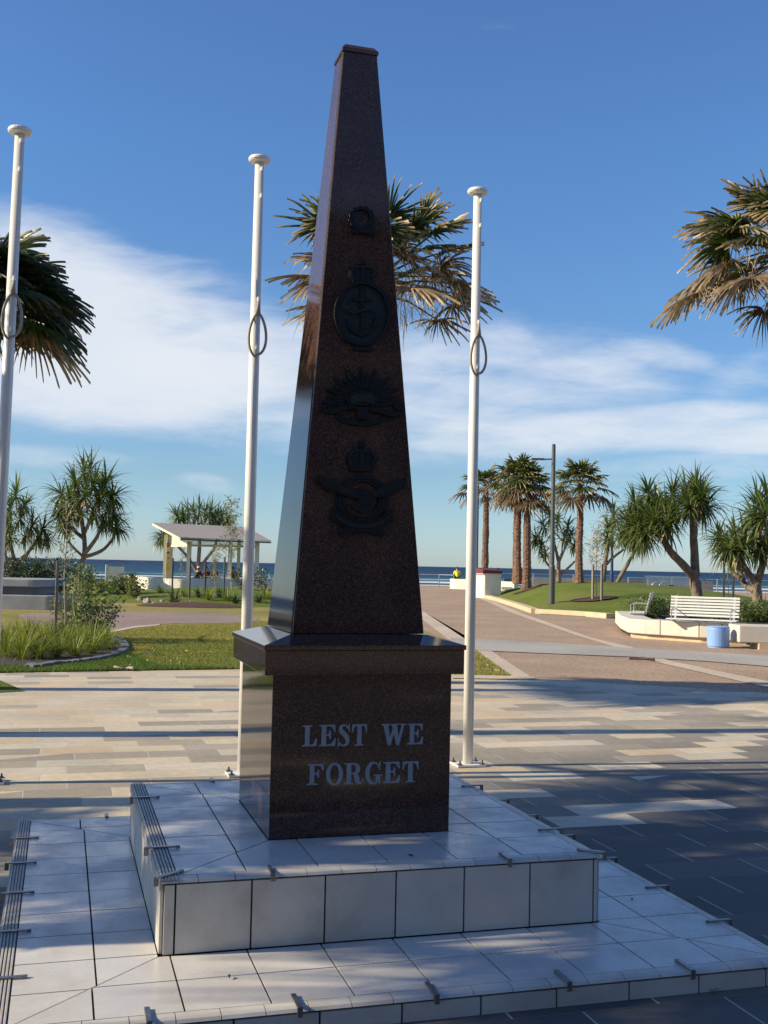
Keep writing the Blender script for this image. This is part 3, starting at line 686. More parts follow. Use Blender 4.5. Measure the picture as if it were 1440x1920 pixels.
def stroke(pts, spur0=None, spur1=None, n=5):
    """outline of a swelling pen stroke; pts (x, y, halfwidth)"""
    Q = []
    m = len(pts)
    for i in range(m-1):
        a, b, c, d = pts[max(i-1, 0)], pts[i], pts[i+1], pts[min(i+2, m-1)]
        for k in range(n):
            t = k/n; Q.append([.5*((2*b[j])+(c[j]-a[j])*t+(2*a[j]-5*b[j]+4*c[j]-d[j])*t*t+(3*b[j]-a[j]-3*c[j]+d[j])*t**3) for j in range(3)])
    Q.append(list(pts[-1])); Lf, Rt = [], []
    for i, q in enumerate(Q):
        a = Q[max(i-1, 0)]; b = Q[min(i+1, len(Q)-1)]; dx, dy = b[0]-a[0], b[1]-a[1]; l = math.hypot(dx, dy) or 1
        nx, ny = -dy/l, dx/l; Lf.append((q[0]+nx*q[2], q[1]+ny*q[2])); Rt.append((q[0]-nx*q[2], q[1]-ny*q[2]))
    return Lf+(spur1 or [])+Rt[::-1]+(spur0 or [])
def ell(cx, cy, rx, ry, n=36, a0=0): return [(cx+rx*math.cos(2*math.pi*k/n+a0), cy+ry*math.sin(2*math.pi*k/n+a0)) for k in range(n)]
def glyph(ch):
    s, b, t = .055, .20, .042    # serif thickness, stem width, thin stroke
    if ch == 'L': return .72, [[(0, 0), (.70, 0), (.72, .36), (.66, .36), (.56, .13), (.46, .075), (.36, .075), (.36, .92), (.48, .955), (.48, 1), (.02, 1), (.02, .955), (.14, .92), (.14, .08), (0, .045)]]
    if ch in 'EF':
        up = [(.34, .925), (.50, .925), (.62, .87), (.70, .68), (.755, .68), (.74, 1), (.02, 1), (.02, .955), (.13, .92), (.13, .08), (0, .045), (0, 0)]
        midl = [(.34, .50), (.42, .49), (.47, .45), (.50, .33), (.55, .33), (.55, .73), (.50, .73), (.47, .61), (.42, .57), (.34, .56)]
        if ch == 'E': return .78, [[(0, 0), (.75, 0), (.78, .36), (.72, .36), (.62, .14), (.50, .075), (.34, .075)]+midl+up[:-1]]
        return .75, [[(0, 0), (.50, 0), (.50, .045), (.34, .08)]+midl+up[:-1]]
    if ch == 'T': return .74, [[(.15, 0), (.59, 0), (.59, .045), (.475, .08), (.475, .925), (.56, .92), (.64, .84), (.69, .62), (.745, .62), (.725, 1), (.015, 1), (0, .62), (.055, .62), (.10, .84), (.18, .92), (.265, .925), (.265, .08), (.15, .045)]]
    if ch == 'W': return 1.15, [[(0, 1), (.40, 1), (.40, .955), (.315, .93), (.405, .38), (.53, .79), (.475, .93), (.43, .955), (.43, 1), (.80, 1), (.80, .955), (.71, .93), (.81, .37), (.925, .90), (.91, .935), (.84, .955), (.84, 1), (1.15, 1), (1.15, .955), (1.05, .92), (.83, 0), (.70, 0), (.575, .55), (.44, 0), (.31, 0), (.10, .92), (0, .955)]]
    if ch == 'O': return .80, [ell(.40, .5, .40, .515, 40), ell(.40, .5, .205, .43, 40)[::-1]]
    if ch == 'R':
        out = [(0, 0), (.46, 0), (.46, .045), (.345, .08), (.345, .46), (.42, .455), (.48, .40), (.50, .25), (.54, .08), (.66, -.02), (.80, -.01), (.88, .08), (.90, .24), (.855, .24), (.83, .10), (.78, .075), (.745, .13), (.73, .30), (.66, .44), (.60, .485), (.70, .53), (.76, .62), (.77, .76), (.72, .90), (.60, .98), (.45, 1), (.02, 1), (.02, .955), (.135, .92), (.135, .08), (0, .045)]
        hole = [(.345, .93), (.345, .535), (.42, .53), (.51, .56), (.555, .66), (.555, .80), (.51, .90), (.42, .93)]
        return .90, [out, hole[::-1]]
    if ch == 'S': return .56, [stroke([(.475, .80, .03), (.40, .925, .034), (.265, .965, .036), (.135, .90, .065), (.115, .745, .095), (.25, .585, .115), (.40, .42, .115), (.455, .25, .09), (.41, .10, .065), (.28, .035, .036), (.14, .06, .034), (.055, .21, .03)], spur0=[(.50, .66), (.55, .66), (.55, 1.02), (.505, 1.02)], spur1=[(.035, .36), (-.015, .36), (-.015, -.02), (.03, -.02)])]
    if ch == 'G': return .84, [stroke([(.64, .77, .035), (.56, .92, .036), (.42, .975, .04), (.24, .91, .075), (.12, .71, .10), (.10, .5, .105), (.12, .29, .10), (.24, .10, .075), (.42, .03, .04), (.54, .09, .05), (.585, .24, .085), (.585, .375, .09)], spur0=[(.665, .64), (.72, .64), (.72, 1.02), (.675, 1.02)], spur1=[(.40, .395), (.40, .44), (.84, .44), (.84, .395), (.72, .375), (.72, -.02), (.675, -.02), (.64, .05)])]
def build_monument():
    root = empty('granite_memorial', (0, 0, Z2), 'tall polished dark red granite obelisk with bronze service badges and silver lettering on its pedestal', 'obelisk memorial')
    def blk(a, b, z0, z1): return [(-a, -a, z0), (a, -a, z0), (a, a, z0), (-a, a, z0), (-b, -b, z1), (b, -b, z1), (b, b, z1), (-b, b, z1)]
    FC = [(3, 2, 1, 0), (4, 5, 6, 7), (0, 1, 5, 4), (1, 2, 6, 5), (2, 3, 7, 6), (3, 0, 4, 7)]
    mb = MB(); mb.add(blk(P_, P_, Z2, Z3-.001), FC); ped = mb.build('pedestal', MT['granite'], root, bevel=.003)
    mb = MB(); mb.add(blk(CC, CC, Z3, Z4-.026), FC)
    mb.build('cap_stone', MT['granite'], root, bevel=.002)
    mb = MB(); e = CC+.008
    mb.add([(-e, -e, Z4-.025), (e, -e, Z4-.025), (e, e, Z4-.025), (-e, e, Z4-.025), (-e, -e, Z4-.004), (e, -e, Z4-.004), (e, e, Z4-.004), (-e, e, Z4-.004), (-AA-.008, -AA-.008, Z4B-.002), (AA+.008, -AA-.008, Z4B-.002), (AA+.008, AA+.008, Z4B-.002), (-AA-.008, AA+.008, Z4B-.002)],
           [(3, 2, 1, 0), (0, 1, 5, 4), (1, 2, 6, 5), (2, 3, 7, 6), (3, 0, 4, 7), (4, 5, 9, 8), (5, 6, 10, 9), (6, 7, 11, 10), (7, 4, 8, 11), (8, 9, 10, 11)])
    mb.build('sloped_cap', MT['granite'], root, bevel=.0015)
    mb = MB(); zt = Z5-.035
    bt = AA+(BB-AA)*(zt-Z4B)/(Z5-Z4B)
    mb.add(blk(AA, bt, Z4B, zt), FC)
    # recessed mitre line near each corner
    ob = mb.build('obelisk', MT['granite'], root, bevel=.004)
    mb = MB(); e = bt+.006; mb.add(blk(e, e, zt, zt+.018), FC); mb.add(blk(e, e*.80, zt+.018, zt+.042), FC)
    mb.build('top_cap', MT['granite'], root, bevel=.002)
    # corner joint lines of the cladding
    mb = MB(); sl = (BB-AA)/(Z5-Z4B)
    a = Vector((-AA-.0006, -AA+.017, Z4B)); b = Vector((-bt-.0006, -bt+.014, zt)); mb.bar(a, b, .0075, .0015)
    mb.build('joint', MT['joint'], ob)
    # lettering on the pedestal front
    def fp(px, py):                       # pixel on the pedestal front plane -> (x, z)
        d = ray(px, py); t = (-P_-CAM.y)/d.y; q = CAM+d*t; return q.x, q.z
    def lc(x, y): return 560+x/5.538, 1330+y/5.538
    rows = [('LEST', [(32, 188, 166, 383), (205, 382, 160, 381), (408, 528, 156, 382), (548, 705, 153, 376)]), ('WE', [(853, 1112, 150, 372), (1122, 1290, 148, 362)]),
            ('FORGET', [(80, 254, 568, 783), (280, 456, 558, 786), (464, 664, 556, 775), (690, 868, 548, 776), (870, 1050, 545, 762), (1072, 1240, 540, 755)])]
    for word, bx in rows:
        for ch, (x0, x1, y0, y1) in zip(word, bx):
            w_, loops = glyph(ch)
            xa, zb = fp(*lc(x0, y1)); xb, _ = fp(*lc(x1, y1)); _, zt_ = fp(*lc((x0+x1)/2, y0)); _, zb = fp(*lc((x0+x1)/2, y1))
            curve_shape('letter', [[(x/w_, y) for x, y in lp] for lp in loops], (-.002, .004), MT['letter'], ped, lambda x, y, z, xa=xa, xb=xb, zb=zb, zt_=zt_: Vector((xa+(xb-xa)*x, -P_-z, zb+(zt_-zb)*y)))
    # badges on the sloping front face
    nrm = Vector((0, -1, -sl)).normalized(); nrm = Vector((0, -(Z5-Z4B), -(AA-BB)))*-1; nrm = Vector((0, -(Z5-Z4B), (AA-BB))).normalized()
    O = Vector((0, -AA, Z4B)); upv = Vector((0, (AA-BB), Z5-Z4B)).normalized()
    def onface(px, py):
        d = ray(px, py); t = (O-CAM).dot(nrm)/d.dot(nrm); q = CAM+d*t; return q.x, (q-O).dot(upv)
    fr = lambda x, y, z: O+Vector((x, 0, 0))+upv*y+nrm*z
    def A(x, y): return onface(560+x/6, 360+y/6)
    def B(x, y): return onface(560+x/5.333, 660+y/5.333)
    def shp(name, loops, T, z0, z1, m, par): return curve_shape(name, [[T(*p) for p in lp] for lp in loops], (z0, z1), m, par, fr)
    bz, bl = MT['bronze'], MT['bronze_lit']
    def crown(T, cx, cy, w_, h, par):
        # arched crown: band, two arches, orb and cross
        o = [(cx-.36*w_, cy+.5*h), (cx-.40*w_, cy+.28*h), (cx-.5*w_, cy+.05*h), (cx-.47*w_, cy-.22*h), (cx-.33*w_, cy-.42*h), (cx-.15*w_, cy-.5*h), (cx, cy-.44*h), (cx+.15*w_, cy-.5*h), (cx+.33*w_, cy-.42*h), (cx+.47*w_, cy-.22*h), (cx+.5*w_, cy+.05*h), (cx+.40*w_, cy+.28*h), (cx+.36*w_, cy+.5*h)]
        c = shp('crown', [o], T, 0, .012, bz, par)
        shp('crown_arch', [stroke([(cx-.34*w_, cy+.2*h, .03*w_), (cx-.42*w_, cy-.1*h, .03*w_), (cx-.25*w_, cy-.36*h, .03*w_), (cx-.03*w_, cy-.36*h, .03*w_)])], T, .012, .018, bl, par)
        shp('crown_arch', [stroke([(cx+.34*w_, cy+.2*h, .03*w_), (cx+.42*w_, cy-.1*h, .03*w_), (cx+.25*w_, cy-.36*h, .03*w_), (cx+.03*w_, cy-.36*h, .03*w_)])], T, .012, .018, bl, par)
        shp('crown_arch', [stroke([(cx, cy+.2*h, .03*w_), (cx, cy, .03*w_), (cx, cy-.34*h, .03*w_)])], T, .012, .0175, bl, par)
        shp('crown_band', [[(cx-.37*w_, cy+.5*h), (cx-.38*w_, cy+.27*h), (cx-.2*w_, cy+.22*h), (cx, cy+.2*h), (cx+.2*w_, cy+.22*h), (cx+.38*w_, cy+.27*h), (cx+.37*w_, cy+.5*h)]], T, .0125, .02, bz, par)
        q = .09*w_; yy = cy-.62*h
        shp('crown_cross', [[(cx-.4*q, yy+1.6*q), (cx-.4*q, yy+.5*q), (cx-1.1*q, yy+.7*q), (cx-1.1*q, yy-.7*q), (cx-.4*q, yy-.5*q), (cx-.6*q, yy-1.5*q), (cx+.6*q, yy-1.5*q), (cx+.4*q, yy-.5*q), (cx+1.1*q, yy-.7*q), (cx+1.1*q, yy+.7*q), (cx+.4*q, yy+.5*q), (cx+.4*q, yy+1.6*q)]], T, 0, .014, bz, par)
    # 1 wreath
    b1 = shp('wreath_badge', [[(700+(143+8*math.sin(k*math.pi*.5*3))*math.cos(k*math.pi/24), 308+(136+8*math.sin(k*math.pi*1.5))*math.sin(k*math.pi/24)) for k in range(48)], ell(700, 300, 98, 92, 36)[::-1]], A, 0, .016, bz, root)
    shp('badge_centre', [ell(700, 318, 82, 84, 30), ell(700, 318, 70, 72, 30)[::-1]], A, -.002, .005, bl, b1)
    shp('badge_centre', [ell(700, 300, 30, 36, 20), ell(700, 300, 16, 20, 16)[::-1]], A, -.002, .005, bl, b1)
    shp('badge_scroll', [[(552, 440), (570, 424), (640, 436), (700, 428), (770, 436), (842, 426), (862, 446), (852, 490), (780, 484), (700, 476), (620, 474), (560, 464)]], A, .0165, .022, bz, b1)
    # 2 oval with anchor
    b2 = shp('oval_badge', [ell(705, 1380, 312, 356, 56)], A, 0, .010, bl, root)
    shp('rope_rim', [ell(705, 1380, 318, 362, 56), ell(705, 1380, 285, 330, 56)[::-1]], A, .0105, .022, bz, b2)
    shp('anchor', [[(685, 1120), (725, 1120), (725, 1210), (800, 1205), (800, 1235), (725, 1240), (722, 1560), (800, 1540), (850, 1470), (838, 1440), (885, 1430), (880, 1500), (820, 1590), (705, 1640), (590, 1590), (530, 1500), (525, 1430), (572, 1440), (560, 1470), (610, 1540), (688, 1560), (685, 1240), (610, 1235), (610, 1205), (685, 1210)]], A, .0105, .02, bz, b2)
    shp('anchor_ring', [ell(705, 1094, 34, 34, 20), ell(705, 1094, 18, 18, 20)[::-1]], A, .0105, .018, bz, b2)
    shp('rope', [stroke([(560, 1180, 9), (500, 1290, 9), (600, 1370, 9), (790, 1330, 9), (870, 1400, 9), (830, 1520, 9)])], A, .0203, .026, bl, b2)
    crown(A, 708, 935, 310, 215, b2)
    shp('badge_scroll', [[(565, 1762), (640, 1735), (705, 1752), (770, 1735), (838, 1790), (790, 1800), (705, 1786), (620, 1786)]], A, 0, .014, bz, b2)
    # 3 rising sun
    pts = []; cx, cy = 622, 520; NR = 17
    for i in range(NR):
        a = math.pi*(1-(i)/(NR-1))
        a = math.pi*.985-(math.pi*.97)*i/(NR-1); big = i % 2 == 0
        rx, ry = (405, 372) if big else (330, 290)
        da = .055 if big else .05
        for k in (-1, 0, 1):
            rr = 1. if k == 0 else .93
            pts.append((cx+rx*rr*math.cos(a-k*da), cy-ry*rr*math.sin(a-k*da)))
        if i < NR-1:
            am = a-(math.pi*.97)/(NR-1)/2; pts.append((cx+250*math.cos(am), cy-215*math.sin(am)))
    b3 = shp('sunburst_badge', [pts+[(cx+120, 560), (cx-120, 560)]], B, 0, .008, bz, root)
    for i in range(1, NR*2-2):
        a = math.pi*.985-(math.pi*.97)*i/(NR*2-2); r0, r1 = 170, (360 if i % 2 == 0 else 250); ca, sa = math.cos(a), math.sin(a)
        shp('sun_ray', [[(cx+r0*ca-5*sa, cy-r0*.9*sa-5*ca), (cx+r1*ca-7*sa, cy-r1*.9*sa-7*ca), (cx+r1*ca+7*sa, cy-r1*.9*sa+7*ca), (cx+r0*ca+5*sa, cy-r0*.9*sa+5*ca)]], B, .0083, .014, bl if i % 2 else bz, b3)
    shp('badge_scroll', [stroke([(250, 505, 14), (300, 535, 22), (240, 570, 26), (330, 600, 28), (440, 570, 26), (560, 548, 26)]), ], B, .009, .022, bz, b3)
    shp('badge_scroll', [stroke([(1000, 520, 14), (960, 545, 22), (1030, 600, 26), (940, 630, 28), (820, 600, 26), (700, 570, 26)]), ], B, .009, .022, bz, b3)
    shp('badge_scroll', [stroke([(370, 640, 22), (470, 690, 30), (620, 712, 32), (770, 698, 30), (885, 655, 22)])], B, 0, .016, bz, b3)
    shp('scroll_tie', [[(565, 560), (690, 560), (680, 680), (575, 680)]], B, .0225, .028, bz, b3)
    shp('badge_crown', [[(480, 545), (470, 470), (520, 410), (600, 420), (625, 385), (660, 415), (730, 405), (780, 470), (770, 545)]], B, .0145, .026, bz, b3)
    shp('badge_crown', [[(510, 535), (500, 470), (560, 432), (625, 440), (700, 430), (750, 475), (742, 535), (625, 505)]], B, .0265, .031, bl, b3)
    # 4 winged badge
    b4 = shp('winged_badge', [ell(620, 1470, 268, 240, 52), ell(622, 1468, 168, 176, 44)[::-1]], B, 0, .012, bz, root)
    for rr in (225, 195): shp('ring_edge', [ell(620, 1470, rr, rr*.94, 48), ell(620, 1470, rr-9, rr*.94-9, 48)[::-1]], B, .0122, .016, bl, b4)
    wl = [(165, 1240), (240, 1262), (330, 1290), (420, 1335), (520, 1385), (590, 1375), (620, 1362), (655, 1380), (715, 1400), (800, 1360), (900, 1300), (975, 1275), (1062, 1262), (1058, 1330), (1020, 1380), (930, 1420), (850, 1450), (760, 1465), (735, 1520), (715, 1560), (640, 1625), (600, 1615), (560, 1580), (500, 1530), (540, 1500), (600, 1480), (480, 1450), (380, 1420), (280, 1395), (215, 1350), (170, 1300)]
    wg = shp('eagle', [wl], B, .0165, .028, bz, b4)
    for k in range(4):
        f = k*26
        shp('feather', [stroke([(185+k*8, 1262+f*.7, 5), (330, 1312+f*.8, 6), (450, 1372+f*.6, 6), (540, 1410+f*.35, 4)])], B, .0283, .032, bl, wg)
        shp('feather', [stroke([(1045-k*8, 1285+f*.7, 5), (930, 1318+f*.8, 6), (820, 1375+f*.6, 6), (730, 1420+f*.35, 4)])], B, .0283, .032, bl, wg)
    shp('badge_scroll', [[(320, 1555), (360, 1575), (420, 1640), (500, 1690), (620, 1715), (750, 1690), (830, 1640), (870, 1580), (925, 1570), (920, 1640), (940, 1700), (860, 1735), (780, 1760), (850, 1790), (830, 1858), (740, 1822), (620, 1800), (500, 1822), (420, 1852), (385, 1785), (460, 1755), (380, 1720), (300, 1670), (320, 1620)]], B, .013, .024, bz, b4)
    shp('badge_scroll', [stroke([(360, 1640, 12), (450, 1710, 14), (620, 1752, 16), (780, 1722, 14), (890, 1650, 12)])], B, .0243, .029, bl, b4)
    crown(B, 622, 1082, 310, 238, b4)
build_monument()

# ------------------------------------------------------------------ flagpoles
def build_flagpoles():
    H = 4.72
    def make(loc, label):
        root = empty('flagpole', loc, label, 'flagpole', 'white flagpoles behind the obelisk')
        x, y, _ = loc
        mb = MB(); mb.lathe((x, y, 0), [(.042, .02), (.042, 2.2), (.0345, H-.035)], 28); sh = mb.build('shaft', MT['white_paint'], root, smooth=True)
        mb = MB(); mb.lathe((x, y, H), [(.034, -.045), (.076, -.038), (.085, -.026), (.085, -.013), (.078, -.002), (.04, .005), (.005, .008)], 32); mb.build('cap_disc', MT['white_paint'], root)
        mb = MB(); mb.bar((x+.014, y-.041, .2), (x+.014, y-.034, H-.06), .010, .006); mb.build('halyard_track', MT['white_paint'], sh)
        for q in (H-.12, H-.33, H-1.13, H-1.5):
            mb = MB(); mb.lathe((x+.014, y-.044, q), [(.006, 0), (.011, .004), (.011, .03), (.006, .034)], 8); mb.build('cleat', MT['white_paint'], sh)
        mb = MB(); T = H-1.22; pts = []
        for k in range(29):
            a = 2*math.pi*k/28; pts.append((x+.012+.076*math.sin(a)*(1 if math.sin(a) > 0 else .98)*(.55+.45*math.sin(min(math.pi, abs(a if a < math.pi else 2*math.pi-a))/2)), y-.048+.006*math.cos(a), T-.16+.16*math.cos(a)-(.02 if math.sin(a) < 0 else 0)*math.sin(a/2)))
        mb.tube(pts, .0105, 8, cap=False); mb.tube([(x+.012, y-.050, T), (x+.014, y-.046, T+.10)], [.02, .008], 8)
        mb.build('halyard_loop', MT['old_rope'], root, smooth=True)
        mb = MB(); mb.box((x, y, .022), (.24, .20, .016)); bp = mb.build('base_plate', MT['white_paint'], root, bevel=.002)
        for a, b in ((-1, -1), (1, -1), (1, 1), (-1, 1)):
            mb = MB(); c = (x+a*.095, y+b*.075, .03); mb.lathe(c, [(.013, 0), (.013, .014), (.007, .015), (.007, .032), (.003, .034)], 6); mb.box((c[0], c[1], .0315), (.045, .045, .003)); mb.build('bolt', MT['bolt'], bp)
        return root
    a = make((0.02, 3.0, 0), 'white flagpole in the middle, passing close behind the left side of the obelisk')
    copy_thing(a, (-1.79, 3.03, 0), 0, 'white flagpole at the left edge, in front of the dark palm crown').rotation_euler = (0, .012, 0)
    copy_thing(a, (1.855, 3.1, 0), 0, 'white flagpole right of the obelisk, rising in front of the ragged palm crown')
build_flagpoles()

# ------------------------------------------------------------------ vegetation
UP = Vector((0, 0, 1))
def strap(mb, base, d, L, w, droop, seg=5, tipstart=0.):
    """one long arching leaf"""
    d = Vector(d).normalized(); side = d.cross(UP)
    side = side.normalized() if side.length > .05 else Vector((1, 0, 0))
    side = (side+Vector((rnd(-.5, .5), rnd(-.5, .5), rnd(-.3, .3)))).normalized()
    p = Vector(base); vs = []; tp = []; st = L/seg
    for k in range(seg+1):
        t = k/seg; ww = w*(.55+.9*t if t < .3 else 1.-(t-.3)/.7*.93)
        vs += [p-side*ww*.5, p+side*ww*.5]; tp += [t+tipstart]*2
        d = (d+Vector((0, 0, -droop*(.35+1.3*t)/seg*2))).normalized(); p = p+d*st
    mb.add(vs, [(2*k, 2*k+1, 2*k+3, 2*k+2) for k in range(seg)], tp)
def rosette(mb, dead, c, ax, L, n=42, w=.055, spread=1.):
    n = int(n*1.35); w *= 1.45; L *= 1.12
    ax = Vector(ax).normalized(); u = ax.orthogonal().normalized(); v = ax.cross(u)
    for i in range(n):
        a = i*2.39996+rnd(-.2, .2); q = i/n; th = R(6+ (q**.8)*108*spread+rnd(-8, 8))
        d = ax*math.cos(th)+(u*math.cos(a)+v*math.sin(a))*math.sin(th)
        strap(mb, Vector(c)-ax*.16*q*L, d, L*rnd(.75, 1.1), w*rnd(.8, 1.15), rnd(.25, .62)+q*.45, 5)
    if dead is not None:
        for i in range(7):
            a = rnd(0, 6.28); d = u*math.cos(a)+v*math.sin(a)-ax*.8
            strap(dead, Vector(c)-ax*.22*L, d+Vector((0, 0, -.5)), L*rnd(.4, .75), w, .9, 4)
def limb(mb, pts, r0, r1, n=9, wob=.06):
    r0 *= .72; r1 *= .72
    P = [Vector(p) for p in pts]; Q = []
    for i in range(len(P)-1):
        a, b, c, d = P[max(i-1, 0)], P[i], P[i+1], P[min(i+2, len(P)-1)]
        for k in range(4):
            t = k/4; Q.append(.5*((2*b)+(c-a)*t+(2*a-5*b+4*c-d)*t*t+(3*b-a-3*c+d)*t**3))
    Q.append(P[-1]); m = len(Q); mb.tube(Q, [r0+(r1-r0)*k/(m-1) for k in range(m)], n, wob=wob)
def pandanus(base, limbs, ros, label, leafL=1.0, n=40, w=.055, d=None, sc=1.):
    """limbs: [(r0, r1, [(px, py, doff), ...])]; ros: [(px, py, doff, axis_dx, axis_dz, size)] seen at depth d"""
    d = d or depth(base); root = empty('pandanus_tree', base, label, 'pandanus', 'pandanus trees along the foreshore')
    mb = MB()
    for r0, r1, pts in limbs: limb(mb, [at(x, y, d+o) for x, y, o in pts], r0, r1)
    # prop roots
    b0 = Vector(base)
    for k in range(5):
        a = k*1.26+rnd(-.3, .3); mb.tube([b0+Vector((math.cos(a)*.1, math.sin(a)*.1, .32)), b0+Vector((math.cos(a)*.24, math.sin(a)*.24, -.08))], [.035, .03], 6)
    mb.build('trunk', MT['bark_pand'], root, smooth=True)
    cr, de = MB(), MB()
    for x, y, o, ax, az, s in ros: rosette(cr, de, at(x, y, d+o), RGT*ax+UP*az+FWD*rnd(-.35, .35), leafL*s, n, w)
    cr.build('crown', MT['pand_leaf'], root); de.build('dead_leaves', MT['pand_dead'], root)
    return root
def fan(mb, base, dirv, L_pet, Rf, droop, n=22, seg_tip=0., ragged=.15, wpet=.016):
    """palmate leaf: stalk, pleated blade joined for half its radius, drooping split tips"""
    dirv = Vector(dirv).normalized(); side = dirv.cross(UP); side = side.normalized() if side.length > .05 else Vector((1, 0, 0)); nrm = side.cross(dirv)
    p0 = Vector(base); mid = p0+dirv*L_pet*.5+UP*.02; hub = p0+dirv*L_pet-UP*.10*L_pet*(1-abs(dirv.z))
    mb.tube([p0, mid, hub], [wpet*1.5, wpet, wpet*.7], 4, tip=.1)
    d2 = (hub-mid).normalized(); side = (side+UP*rnd(-.35, .35)).normalized(); nrm = side.cross(d2).normalized(); side = d2.cross(nrm)*-1
    A = R(118); cup = rnd(.1, .3)
    for i in range(n):
        f0 = -1+2*i/n; f1 = -1+2*(i+1)/n; fm = (f0+f1)/2; Lr = Rf*(1-.22*abs(fm)**2)*(1-rnd(0, ragged))
        def dirat(f, r): 
            a = A*f; return (d2*math.cos(a)+side*math.sin(a))
        vs, tp = [], []
        split_ = rnd(.42, .58); dr = droop*rnd(.7, 1.35); tw = rnd(-.25, .25)
        for r, wd in ((.04, 1.), (.28, 1.), (split_, .92), (.76, .42), (.92, .2), (1.05, .03)):
            c = dirat(fm, r)*Lr*r; e0 = dirat(fm-(fm-f0)*wd, r)*Lr*r*(1 if r < .6 else 1); e1 = dirat(fm+(f1-fm)*wd, r)*Lr*r
            sag = -UP*dr*Rf*max(0, r-.38)**1.7*.85 + nrm*cup*Lr*(abs(fm)**2*r*.6) + side*tw*Lr*max(0, r-.55)**1.5
            fold = nrm*.020*Rf*(1 if r > .05 else 0)
            for q, s_ in ((e0, -1), (c, 1), (e1, -1)): vs.append(hub+q+sag+fold*s_); tp.append(r+seg_tip)
        fc = []
        for k in range(5):
            a = 3*k; fc += [(a, a+1, a+4, a+3), (a+1, a+2, a+5, a+4)]
        mb.add(vs, fc, tp)
def threads(mb, c, r, n, L):
    for _ in range(n):
        p = c+Vector((rnd(-r, r), rnd(-r, r), rnd(-r*.55, r*.25))); strap(mb, p, (rnd(-1, 1), rnd(-1, 1), rnd(-.6, .2)), L*rnd(.5, 1.3), .017, rnd(.6, 1.6), 4, .9)
def fan_crown(c, nleaf, Rf, Lp, leafm, root, hi=1.35, deadfrac=.25, deadm='fan_dead', wind=Vector((0, 0, 0)), nseg=20, ragged=.15, thr=0, low=-.75, droop=1.):
    g, de = MB(), MB()
    for i in range(nleaf):
        q = (i+.5)/nleaf; el = hi-(hi-low)*q**.9+rnd(-.12, .12); a = i*2.39996+rnd(-.25, .25)
        dv = Vector((math.cos(a)*math.cos(el), math.sin(a)*math.cos(el), math.sin(el)))+wind*rnd(.4, 1.2)
        is_dead = q > 1-deadfrac
        fan(de if is_dead else g, Vector(c)-UP*.35*q, dv, Lp*rnd(.75, 1.15)*(.7+.5*q), Rf*rnd(.85, 1.1), droop*(rnd(.5, .9)+(.7 if is_dead else .45*q)), nseg, ragged=ragged*(1.6 if is_dead else 1))
    if thr: threads(de, Vector(c), Rf*1.4, thr, Rf*.7)
    o = g.build('crown', leafm, root)
    if de.v: de.build('dead_fronds', MT[deadm], root)
    return o
def palm_trunk(base, top, r0, r1, root, boots=0, n=12):
    mb = MB(); base = Vector(base); top = Vector(top); m = 60; pts, rad = [], []
    ox, oy = rnd(0, 9), rnd(0, 9)
    for k in range(m+1):
        t = k/m; p = base.lerp(top, t)+Vector((noise.noise((t*2, ox, 0)), noise.noise((t*2, oy, 3)), 0))*.08*(t*(1-t)*4)
        pts.append(p); rad.append((r0+(r1-r0)*t)*(1+.28*max(0, 1-t*9))*(1+.05*(k % 2))*(1+.12*noise.noise((t*8, ox, 5))))
    mb.tube(pts, rad, n, wob=.07)
    if boots:
        H = (top-base)
        for k in range(boots):
            t = 1-(k/boots)**1.15*.62; a = k*2.4; p = base+H*t; r = (r0+(r1-r0)*t); o_ = Vector((math.cos(a), math.sin(a), 0))
            strap(mb, p+o_*r*.8, o_*.8+UP*rnd(.2, .9), rnd(.09, .2), .07, rnd(0, .7), 2)
    return mb.build('trunk', MT['bark_palm'], root, smooth=False)
def big_palm(loc, h, label, leafm, **k):
    root = empty('fan_palm', loc, label, 'palm tree', 'tall fan palms round the memorial')
    palm_trunk(Vector(loc), Vector(loc)+Vector((rnd(-.05, .05), 0, h)), .17, .13, root, 30)
    fan_crown(Vector(loc)+UP*(h+.12), k.pop('nleaf', 30), k.pop('Rf', .78), k.pop('Lp', .85), leafm, root, **k)
    return root
random.seed(11)
# three crowns that show in the sky, and the row beyond the left edge whose shadows lie on the plaza
pc = G(694, 1281); d0 = depth(pc); hc = at(690, 503, d0).z
big_palm(Vector((pc.x, pc.y, 0)), hc-.05, 'ragged wind torn fan palm crown showing on both sides of the obelisk', MT['fan_leaf'], nleaf=38, Rf=.68, Lp=1.08, deadfrac=.5, hi=.95, wind=Vector((.02, -.1, .10)), ragged=.6, thr=520, low=-.14, droop=.36, nseg=36)
pr = at(1480, 1290, 15.4); hr = at(1480, 452, 15.4).z
big_palm(Vector((pr.x, pr.y, 0)), hr, 'fan palm at the right edge with straw coloured torn frond ends', MT['fan_leaf'], nleaf=48, hi=1.1, Rf=.74, Lp=1.08, deadfrac=.22, wind=Vector((-.05, 0, 0)), ragged=.4, thr=260, droop=.55, nseg=34, low=-.38)
pl = Vector((-2.62, 8.93, 0)); dl = depth(pl); hl = at(0, 556, dl).z
big_palm(pl, hl, 'dark green drooping fan palm crown at the left edge behind the first flagpole', MT['fan_leaf_dark'], nleaf=64, hi=.62, Rf=.72, Lp=.90, deadfrac=.05, ragged=.15, thr=0, droop=.66, nseg=32, low=.05)
random.seed(21)
SH = [(-4.7, 5.60, 7.0), (-7.6, 3.0, 5.7), (-6.2, .95, 4.8), (-9.5, 1.2, 5.2), (-8.3, -.85, 5.3), (-5.5, -1.8, 4.9), (-12.9, 2.8, 5.4), (-13.2, -2.1, 5.6), (-7.5, 1.2, 5.4), (-4.5, -.2, 4.1)]
